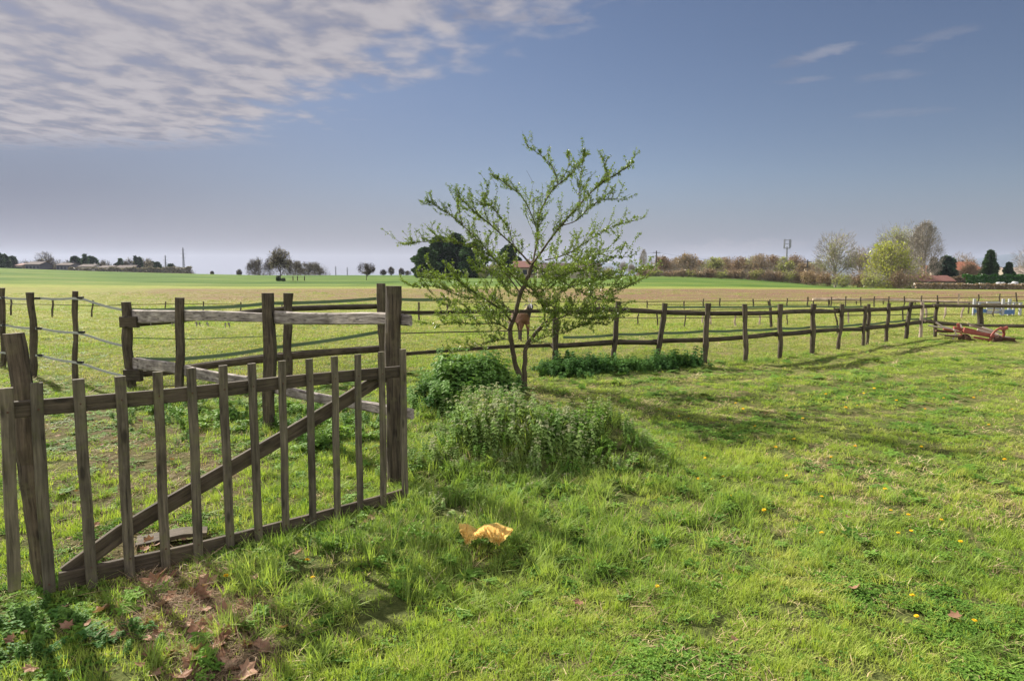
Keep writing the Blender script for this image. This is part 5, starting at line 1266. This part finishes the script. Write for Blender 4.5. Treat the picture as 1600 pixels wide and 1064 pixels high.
# woodland belt: individual trees
belt = [(1012, 418, 22), (1032, 404, 26), (1052, 406, 30), (1072, 398, 30), (1094, 410, 26), (1112, 405, 30), (1130, 404, 30), (1150, 404, 28), (1168, 403, 30), (1184, 399, 30), (1202, 402, 28), (1222, 406, 30), (1240, 401, 30), (1256, 412, 24), (1272, 408, 22)]
bl_src = {}
for k, (x_, y_, w_) in enumerate(belt):
    D_ = 200 + (k * 37 % 25) - (x_ - 1000) * .1
    kinds = [('branch_grey', 'bud_brown'), ('branch_red', 'bud_brown'), ('branch_grey', 'bud_green')]
    bm, lm = kinds[[0, 1, 0, 0, 1, 2, 0, 1, 2, 0, 1, 2, 1, 0, 2][k]]
    ptree('woodland_tree', 'leafless brown tree in the long woodland belt beyond the ploughed strip', x_, y_ - 3, w_ * 1.5, D_, seed=60 + k, tw_m=bm, leaf_m=lm, nleaf=1800, leafsize=.30, trunkh=.0, dens_=1.05, twig_r=.07, fuzz=3, base=True, group='trees of the woodland belt')
for k in range(16):
    x_ = 1010 + k * 17; D_ = 185 - (x_ - 1000) * .06
    ptree('thicket_bush', 'brown and olive thicket bush along the foot of the woodland belt', x_, np.interp(x_, [1000, 1100, 1300], [421, 418, 422]) + (k * 7 % 5) - 2, 30, D_, kind='shrub', seed=90 + k, tw_m=['branch_red', 'branch_grey'][k % 2], leaf_m=['bud_brown', 'bud_green', 'bud_brown'][k % 3], nleaf=1300, leafsize=.26, trunkh=0, cat='bush', twig_r=.04, group='bushes under the woodland belt')
ptree('slender_tree', 'slender pale bare tree standing alone left of the utility pole', 1004, 390, 13, 230, seed=120, tw_m='branch_pale', trunkh=.1, shape='poplar', twig_r=.06)

# garden trees and houses at the right edge
ptree('cypress', 'narrow dark cypress beside the white gable at the right', 1455, 403, 18, 165, kind='conifer', shape='column', seed=3, leafsize=.5)
ptree('fir', 'blue-green rounded fir between the cypress and the orange-roofed house', 1475, 401, 32, 170, kind='conifer', shape='clump', seed=4, leaf_m='bluefir', leafsize=.55)
ptree('conifer', 'broad dark pointed conifer right of the orange-roofed house', 1542, 392, 40, 160, kind='conifer', shape='cone', seed=6, leafsize=.55, dens_=1.4)
ptree('conifer', 'small dark conifer near the right edge beside the pale-roofed house', 1572, 411, 28, 158, kind='conifer', shape='cone', seed=7, leafsize=.45)
ptree('garden_tree', 'brownish bare garden tree in front of the orange-roofed house', 1512, 403, 28, 157, seed=9, tw_m='branch_red', leaf_m='bud_brown', nleaf=1600, leafsize=.22, trunkh=.05, twig_r=.04)
ptree('garden_tree', 'thin grey bare tree rising above the orange roof', 1499, 395, 34, 196, seed=10, tw_m='branch_grey', trunkh=.2, twig_r=.07)
ptree('garden_tree', 'grey bare tree cut off by the right edge of the picture', 1604, 382, 44, 170, seed=13, tw_m='branch_grey', leaf_m='bud_grey', nleaf=900, leafsize=.2, trunkh=.15, twig_r=.05)

M['tileorange'] = simple('orange_roof_tiles', (.26, .105, .065), .85, .25, 1.2); M['tilered'] = simple('dull_red_roof_tiles', (.15, .072, .06), .85, .25, 1.2); M['tilepale'] = simple('pale_pink_tiles', (.30, .24, .21), .85, .2, 1.2); M['tilebrown'] = simple('brown_tiles', (.07, .052, .048), .9, .2, 1.2)
M['wallcream'] = simple('cream_render', (.32, .28, .22), .9, .12, .8); M['wallgrey'] = simple('grey_render', (.11, .11, .125), .9, .12, .8); M['wallwhite'] = simple('white_render', (.50, .48, .44), .9, .08, .8)
M['glass'] = simple('window_glass', (.03, .035, .045), .2, .1)
def house(name, label, px0, px1, eavey, ridgey, D, wall, roof, depth=7, windows=3, gable=False, cat='house', rz=0.0):
    x0 = (px0 - CX) / F * D; x1 = (px1 - CX) / F * D; cx = (x0 + x1) / 2; gz = min(hz(x0, D), hz(x1, D), hz(cx, D + depth)) - .3; W_ = x1 - x0
    ez = at_depth(cx / D * F + CX, eavey, D).z; rzz = at_depth(cx / D * F + CX, ridgey, D + depth / 2).z
    root = empty(name, (cx, D, gz)); tag(root, label, cat)
    Mz = Matrix.Rotation(rz, 3, 'Z'); c0 = Vector((cx, D + depth / 2, 0))
    def T_(x, y, z): q = Mz @ Vector((x, y, 0)); return (c0.x + q.x, c0.y + q.y, z)
    mb = MB(); hw, hd = W_ / 2, depth / 2
    V_ = [T_(-hw, -hd, gz), T_(hw, -hd, gz), T_(hw, hd, gz), T_(-hw, hd, gz), T_(-hw, -hd, ez), T_(hw, -hd, ez), T_(hw, hd, ez), T_(-hw, hd, ez)]
    if gable: V_ += [T_(0, -hd, rzz - .05), T_(0, hd, rzz - .05)]; Fc = [(0, 1, 5, 8, 4), (1, 2, 6, 5), (2, 3, 7, 9, 6), (3, 0, 4, 7)]
    else: V_ += [T_(-hw, 0, rzz - .05), T_(hw, 0, rzz - .05)]; Fc = [(0, 1, 5, 4), (1, 2, 6, 9, 5), (2, 3, 7, 6), (3, 0, 4, 8, 7)]
    mb.add(V_, Fc); mb.build('wall', M[wall], root)
    mb = MB(); o_ = .35; th = .18
    def slab(a, b, c, d):
        n_ = (Vector(b) - Vector(a)).cross(Vector(d) - Vector(a)).normalized()
        if n_.z < 0: n_ = -n_
        q = [Vector(p) for p in (a, b, c, d)]; mb.add(q + [p + n_ * th for p in q], [(0, 3, 2, 1), (4, 5, 6, 7), (0, 1, 5, 4), (1, 2, 6, 5), (2, 3, 7, 6), (3, 0, 4, 7)])
    sl_ = (rzz - ez) / (hw if gable else hd) * o_
    if gable:
        slab(T_(-hw - o_, -hd - o_, ez - sl_), T_(0, -hd - o_, rzz), T_(0, hd + o_, rzz), T_(-hw - o_, hd + o_, ez - sl_)); slab(T_(0, -hd - o_, rzz), T_(hw + o_, -hd - o_, ez - sl_), T_(hw + o_, hd + o_, ez - sl_), T_(0, hd + o_, rzz))
    else:
        slab(T_(-hw - o_, -hd - o_, ez - sl_), T_(hw + o_, -hd - o_, ez - sl_), T_(hw + o_, 0, rzz), T_(-hw - o_, 0, rzz)); slab(T_(-hw - o_, 0, rzz), T_(hw + o_, 0, rzz), T_(hw + o_, hd + o_, ez - sl_), T_(-hw - o_, hd + o_, ez - sl_))
    rf = mb.build('roof', M[roof], root)
    mb = MB(); q = T_(hw * .4, hd * .2, (ez + rzz) / 2 + .6); box(mb, q, .6, .6, max(1.4, rzz - ez)); mb.build('chimney', M[wall], root)
    for k in range(windows):
        xx = -hw + W_ * (k + .5) / windows; p = Vector(T_(xx, -hd - .03, ez - min(1.3, (ez - gz) * .4))); mb = MB(); box(mb, p, .95, .06, min(1.2, (ez - gz) * .4), rz); mb.build('window', M['glass'], root, loc=p)
    return root
house('house', 'long house with a bright orange tiled roof behind the garden trees at the right', 1488, 1529, 422, 410, 182, 'wallgrey', 'tileorange', 8, 4)
house('house', 'small white gabled house showing between the cypress and the blue-green fir', 1459, 1468, 425, 415, 178, 'wallwhite', 'tileorange', 7, 1, True)
house('shed', 'long low shed with a dull red tiled roof at the right of the pale poplar', 1424, 1488, 439.5, 431.5, 150, 'wallcream', 'tilered', 6, 3, cat='shed')
house('house', 'pale-roofed house at the right edge of the picture behind the hedge', 1578, 1630, 430, 419, 176, 'wallcream', 'tilepale', 9, 3)
house('house', 'low house with a brown tiled roof between the two dark conifers', 1546, 1574, 426, 418, 195, 'wallcream', 'tilebrown', 8, 3)
# clipped hedge, white sheeting and scrub strip below the houses
def hedge(px0, px1, topy, D, label, m, thick=1.6, cat='hedge', name='hedge', n=5000, ls=.3, zoff=0):
    a = place(px0, 0, D); b = place(px1, 0, D); h_ = at_depth((px0 + px1) / 2, topy, D).z - (a.z + b.z) / 2; r_ = random.Random(int(px0)); mb = MB()
    root = empty(name, tuple(a)); tag(root, label, cat)
    stm = MB()
    for k in range(12): q = a.lerp(b, (k + .5) / 12); tube(stm, [q + Vector((0, thick / 2, -.1)), q + Vector((.05, thick / 2, h_ * .8))], [.05, .03], 4)
    stm.build('stems', M['branch_dark'], root)
    for k in range(n):
        t = r_.random(); q = a.lerp(b, t); hh = h_ * (1 + .05 * math.sin(t * 40) + .04 * math.sin(t * 97)); side = r_.random()
        if side < .6: p = q + Vector((0, r_.uniform(-.12, .18), r_.uniform(0, hh)))
        else: p = q + Vector((0, r_.uniform(0, thick), hh + r_.uniform(-.25, .08)))
        d = Vector((r_.gauss(0, 1), r_.gauss(0, 1) - .5, r_.gauss(.3, 1))).normalized(); s_ = d.cross(Vector((r_.gauss(0, 1), 1, r_.gauss(0, 1)))).normalized(); s0 = ls * r_.uniform(.5, 1.3)
        mb.add([p - d * s0 * .5, p + s_ * s0 * .5, p + d * s0, p - s_ * s0 * .5], [(0, 1, 2, 3)])
    mb.build('foliage', M[m], root); return root
hedge(1507, 1640, 431.5, 148, 'long clipped green hedge in front of the houses at the right', 'hedge', n=8000, ls=.35)
hedge(1428, 1640, 444.5, 135, 'low brown bramble hedge along the far edge of the ploughed strip at the right', 'bud_brown', 1.0, n=6000, ls=.25)
hedge(1488, 1507, 434, 152, 'short rusty brown hedge at the end of the dull red roofed shed', 'bud_brown', 1.2, n=1200, ls=.25)
wa = place(1509, 0, 140); wb = place(1640, 0, 140); mb = MB(); zt = at_depth(1550, 440.8, 140).z
for k in range(36):
    q = wa.lerp(wb, (k + .5) / 36); hh = max(.4, zt - q.z) * R.choice([.35, .6, .8, .9, 1.0]) * R.uniform(.8, 1.1); rr = .26; q = q + Vector((R.uniform(-1.2, 1.2), R.uniform(-.4, .4), 0))
    tube(mb, [q + Vector((-.27, 0, hh * .6)), q + Vector((-.22, 0, hh * .65)), q + Vector((.22, 0, hh * .65)), q + Vector((.27, 0, hh * .6))], [hh * .22, hh * .36, hh * .38, hh * .2], 8, .12)
    tube(mb, [q + Vector((R.uniform(-.2, .2), 0, -.1)), q + Vector((0, 0, hh * .5))], [.2, .16], 6, .1)
o = mb.build('plastic_sheeting', M['white'], loc=wa, smooth=True); tag(o, 'low crumpled strip of white plastic sheeting along the foot of the clipped hedge', 'sheeting')

# farm behind the young tree
cn = [(666, 388, 40, 150), (688, 370, 46, 158), (712, 366, 44, 156), (740, 380, 44, 152), (795, 384, 34, 165)]
labs = ['dark evergreen at the left end of the clump behind the young tree', 'tall dark evergreen second from the left in the clump behind the young tree', 'tallest dark evergreen in the middle of the clump behind the young tree', 'dark evergreen at the right end of the clump behind the young tree', 'separate dark evergreen behind the middle of the young tree']
for k, (x_, y_, w_, D_) in enumerate(cn): ptree('evergreen', labs[k], x_, y_, w_, D_, kind='conifer', shape='clump', seed=140 + k, leafsize=.55, dens_=1.6)
house('farm_building', 'farm building with a brown roof behind the right branches of the young tree', 840, 938, 420, 412, 150, 'wallcream', 'tilebrown', 8, 5, cat='farm building')
house('farm_building', 'farmhouse with a red roof behind the trunk top of the young tree', 804, 836, 418, 409, 155, 'wallcream', 'tilered', 8, 3, cat='farm building')
for k, (x_, y_, w_, lab) in enumerate([(775, 408, 30, 'olive bush at the left of the farmhouse behind the young tree'), (760, 414, 26, 'grey bush beside the evergreen clump'), (950, 416, 20, 'small bare bush at the right of the brown-roofed farm building')]):
    ptree('bush', lab, x_, y_, w_, 146, kind='shrub', seed=160 + k, tw_m='branch_grey', leaf_m='bud_green', nleaf=1200, leafsize=.3, trunkh=0, cat='bush', twig_r=.05)
for k, (x_, y_, D_) in enumerate([(972, 409, 240), (985, 412, 245)]): ptree('slender_tree', ['thin faint bare tree over the far blue ridge', 'smaller faint bare tree right of the thin one on the far ridge'][k], x_, y_, 14, D_, seed=170 + k, tw_m='branch_grey', trunkh=.2, twig_r=.06)

# left: single trees in the wheat and the copse on the crest
ptree('bare_tree', 'tall ivy-clad bare tree standing alone in the green wheat at the left', 439, 387, 30, 108, seed=21, tw_m='branch_dark', leaf_m='bud_grey', nleaf=1300, leafsize=.18, trunkh=.28, dens_=1.1, twig_r=.03)
for k, (x_, y_) in enumerate([(436, 430), (444, 434)]): ptree('bush', ['ivy-covered stump at the foot of the tall lone tree', 'small dark bush right of the tall lone tree foot'][k], x_, y_, 7, 107, kind='shrub', seed=180 + k, tw_m='branch_dark', leaf_m='conifer', nleaf=300, leafsize=.2, trunkh=0, cat='bush')
ptree('round_tree', 'small round-crowned bare tree alone in the wheat between the copse and the tall gate post', 573, 411, 29, 118, seed=23, tw_m='branch_dark', trunkh=.34, dens_=1.25, twig_r=.04, leaf_m='bud_grey', nleaf=500, leafsize=.16)
cps = [(397, 407, 14), (406, 404, 10), (424, 406, 18), (455, 407, 22), (463, 410, 24), (472, 415, 22), (484, 411, 24), (494, 412, 26), (500, 418, 20)]
for k, (x_, y_, w_) in enumerate(cps):
    ptree('copse_tree', 'grey bare tree in the copse on the crest behind the tall lone tree', x_, y_ - 3, w_ * 1.3, 235 + k % 3 * 6, seed=200 + k, tw_m='branch_dark', leaf_m='bud_grey', nleaf=450, leafsize=.22, fuzz=1.1, base=True, trunkh=.0, twig_r=.07, group='trees of the copse on the crest')
sm = [(376, 421, 8, 'faint small bare tree left of the copse on the crest'), (600, 421, 10, 'tiny low tree right of the small round-crowned tree'), (612, 417, 9, 'small bare tree in the middle of the far row left of the evergreens'), (628, 419, 8, 'narrow bare tree in the far row nearest the evergreens'), (636, 423, 16, 'low dark bush against the evergreen clump'), (334, 423.5, 5, 'tiny dark shrub alone on the crest right of the village row')]
for k, (x_, y_, w_, lab) in enumerate(sm): ptree('bare_tree', lab, x_, y_, w_, 260, seed=220 + k, tw_m='branch_dark', leaf_m='bud_grey', nleaf=300, leafsize=.3, trunkh=.1, twig_r=.08)
# marker posts in the wheat
for k, (x_, y_) in enumerate([(459, 437), (466, 437), (477, 436)]):
    p = place(x_, 0, 112); mb = MB(); beam(mb, [p - Vector((0, 0, .1)), p + Vector((.02, 0, .75))], .16, None, sides=7, seg=4, wob=.01); o = mb.build('marker_post', M['fencepost'], loc=p); tag(o, 'short dark stake standing in the wheat right of the tall lone tree', 'post', 'stakes in the wheat')

# village row on the far left crest
vt = [(3, 397, 12, 'round'), (12, 399, 14, 'round'), (24, 402, 12, 'round'), (75, 395, 26, 'bare'), (121, 402, 14, 'round'), (137, 399, 13, 'cone'), (148, 402, 14, 'round'), (165, 408, 9, 'bare'), (192, 406, 10, 'cone'), (206, 407, 12, 'bare'), (216, 402, 10, 'cone'), (228, 405, 12, 'bare'), (240, 408, 14, 'bare'), (242, 410, 9, 'cone'), (258, 417, 14, 'bare'), (270, 414, 12, 'round'), (284, 419, 14, 'bare'), (298, 420, 12, 'bare'), (32, 408, 8, 'bare'), (155, 412, 10, 'round'), (186, 413, 8, 'round'), (44, 408, 10, 'bare'), (66, 405, 14, 'bare'), (84, 404, 12, 'bare'), (98, 408, 12, 'bare'), (110, 409, 10, 'bare'), (130, 406, 10, 'round'), (141, 404, 9, 'round'), (172, 409, 12, 'bare'), (199, 409, 9, 'bare'), (222, 404, 10, 'cone'), (234, 406, 10, 'bare'), (249, 411, 9, 'round'), (276, 417, 12, 'bare')]
for k, (x_, y_, w_, kd) in enumerate(vt):
    D_ = 330 + k % 4 * 10
    if kd == 'bare': ptree('village_tree', 'bare tree among the houses on the far left crest' if k != 3 else 'largest round bare tree above the far left village row', x_, y_ - 2, w_ * 1.4, D_, seed=240 + k, tw_m='branch_dark', leaf_m='bud_grey', fuzz=2, base=True, nleaf=900, leafsize=.4, trunkh=.08, twig_r=.1, group='bare trees of the village row')
    else: ptree('village_evergreen', 'dark evergreen among the houses on the far left crest', x_, y_ - 1, w_ * 1.35, D_, kind='conifer', shape='clump' if kd == 'round' else kd, seed=240 + k, leafsize=.9, dens_=.5, group='evergreens of the village row')
for (a_, b_, e_, r_, wl_, rf_, lab) in [(44, 66, 413.5, 409.5, 'wallgrey', 'tilebrown', 'low flat-roofed looking house left of the largest bare tree on the far left crest'), (92, 114, 414.5, 411.5, 'wallgrey', 'tilebrown', 'long low house right of the largest bare tree on the far left crest'), (126, 148, 417, 413.5, 'wallwhite', 'tilebrown', 'house with a pale wall under the evergreens of the village row'),
                                  (157, 178, 418.5, 415.5, 'wallgrey', 'tilebrown', 'low brown-roofed house in the middle of the village row'), (183, 210, 419, 415, 'wallgrey', 'tilebrown', 'widest hip-roofed house of the village row'), (29, 38, 415, 412, 'wallcream', 'tilered', 'small reddish house near the left end of the village row')]:
    house('village_house', lab, a_, b_, e_, r_, 322, wl_, rf_, 9, 4)
hedge(110, 300, 419.5, 312, 'dark hedge running below the village row on the far left crest', 'bud_grey', 2, n=4000, ls=.7)

# pylons, mast and poles
def pylon(px, topy, D, label, arms=True, name='pylon', cat='pylon', wpx=3):
    f_ = place(px, 0, D); h_ = span(px, topy, D, f_); root = empty(name, tuple(f_)); tag(root, label, cat); mb = MB(); w_ = wpx / F * D / 2
    n = 9; lev = [(w_ * (1 - .8 * k / n), h_ * k / n) for k in range(n + 1)]; t_ = .09 * D / 300
    for sx_ in (-1, 1):
        for sy_ in (-1, 1): tube(mb, [f_ + Vector((sx_ * a, sy_ * a, z)) for a, z in lev], [t_] * (n + 1), 4)
    for k in range(n):
        a, z = lev[k]; a2, z2 = lev[k + 1]
        for s_ in (-1, 1): tube(mb, [f_ + Vector((-a, s_ * a, z)), f_ + Vector((a2, s_ * a2, z2))], [t_ * .6] * 2, 3); tube(mb, [f_ + Vector((a, s_ * a, z)), f_ + Vector((-a2, s_ * a2, z2))], [t_ * .6] * 2, 3)
    mb.build('lattice_mast', M['metal'], root)
    if arms:
        for z_, L_ in ((.92, 1.0), (.80, 1.3), (.68, 1.0)):
            mb = MB(); c = f_ + Vector((0, 0, h_ * z_)); q = w_ * 2.2 * L_; tube(mb, [c - Vector((q, 0, 0)), c + Vector((0, 0, .5)), c + Vector((q, 0, 0))], [t_ * .5, t_, t_ * .5], 4); mb.build('cross_arm', M['metal'], root, loc=c)
    return root
pylon(290, 387, 520, 'tall electricity pylon on the far crest right of the village row', wpx=3.4); pylon(262, 399, 620, 'shorter electricity pylon left of the tall one among the last village trees', wpx=2.6)
pylon(526, 416, 900, 'tiny faint pylon left of the small round-crowned tree', wpx=1.6); pylon(544, 418, 950, 'tiny faint pylon next to the small round-crowned tree', wpx=1.5); pylon(1551, 395, 420, 'grey lattice pylon behind the broad dark conifer', wpx=3.2)
# telephone mast with antenna ring
f_ = place(1226, 0, 215); h_ = span(1226, 374, 215, f_); root = empty('antenna_mast', tuple(f_)); tag(root, 'antenna mast with a square ring of panels rising above the woodland belt', 'mast'); zr = span(1226, 388, 215, f_)
mb = MB(); tube(mb, [f_, f_ + Vector((0, 0, h_ * .6)), f_ + Vector((0, 0, zr + .5))], [.32, .26, .2], 8); mb.build('pole', M['metal'], root)
mb = MB(); 
for s_ in (-1, 1):
    for q in (-.35, .35): tube(mb, [f_ + Vector((s_ * .85, q, zr - .1)), f_ + Vector((s_ * .85, q, h_))], [.13] * 2, 5)
for z_ in (zr, zr + (h_ - zr) * .5, h_ - .25): 
    for q in (-.35, .35): tube(mb, [f_ + Vector((-.85, q, z_)), f_ + Vector((.85, q, z_))], [.07 if z_ != zr else .12] * 2, 4)
    for s_ in (-.85, .85): tube(mb, [f_ + Vector((s_, -.35, z_)), f_ + Vector((s_, .35, z_))], [.06] * 2, 4)
mb.build('antenna_frame', M['metal'], root)
for s_ in (-1, 1): mb = MB(); c = f_ + Vector((s_ * .95, -.4, (zr + h_) / 2)); box(mb, c, .3, .2, (h_ - zr) * .8); mb.build('antenna_panel', M['metal'], root, loc=c)
M['pole'] = simple('dark_utility_pole', (.07, .065, .06), .8, .2)
poles = []
for (x_, y_, D_, lab) in [(1024, 392, 190, 'dark utility pole at the left end of the woodland belt'), (1259, 406, 178, 'utility pole with a short crossbar left of the rounded bare tree')]:
    f_ = place(x_, 0, D_); h_ = span(x_, y_, D_, f_); root = empty('utility_pole', tuple(f_)); tag(root, lab, 'utility pole'); mb = MB(); tube(mb, [f_, f_ + Vector((0, 0, h_))], [.22, .15], 8); mb.build('pole', M['pole'], root)
    mb = MB(); c = f_ + Vector((0, 0, h_ - .5)); box(mb, c, 2.0, .15, .15); mb.build('crossbar', M['pole'], root, loc=c); poles.append(f_ + Vector((0, 0, h_ - .4)))
def wire(a, b, sag, label, r0):
    mb = MB(); pts = []
    for k in range(25): t = k / 24; q = Vector(a).lerp(Vector(b), t); q.z -= sag * 4 * t * (1 - t); pts.append(q)
    tube(mb, pts, [r0] * 25, 4); o = mb.build('power_line', M['pole'], loc=a); tag(o, label, 'cable')
wire(poles[0], poles[1], 1.2, 'thin power line strung between the two utility poles over the woodland belt', .018)
wire(at_depth(850, 397, 175), poles[0], 1.0, 'thin power line running from behind the young tree to the left utility pole', .018)

# ------------------------------------------------------------------ haze
hb = MB(); x0, x1, y0, y1, z0, z1 = -5700, 5700, -5700, 5700, -60, 135
hb.add([(x, y, z) for x in (x0, x1) for y in (y0, y1) for z in (z0, z1)], [(0, 1, 3, 2), (4, 6, 7, 5), (0, 4, 5, 1), (2, 3, 7, 6), (0, 2, 6, 4), (1, 5, 7, 3)])
hm = bpy.data.materials.new('haze'); hm.use_nodes = True; ht = hm.node_tree; ht.nodes.clear(); pv = ht.nodes.new('ShaderNodeVolumePrincipled'); pv.inputs['Color'].default_value = (.72, .80, 1, 1); pv.inputs['Density'].default_value = .00008; pv.inputs['Anisotropy'].default_value = .2
ho = ht.nodes.new('ShaderNodeOutputMaterial'); ht.links.new(pv.outputs[0], ho.inputs['Volume'])
o = hb.build('haze', hm, loc=(0, 0, 0)); tag(o, 'thin bluish haze over the far fields and hills', 'haze', kind='stuff')
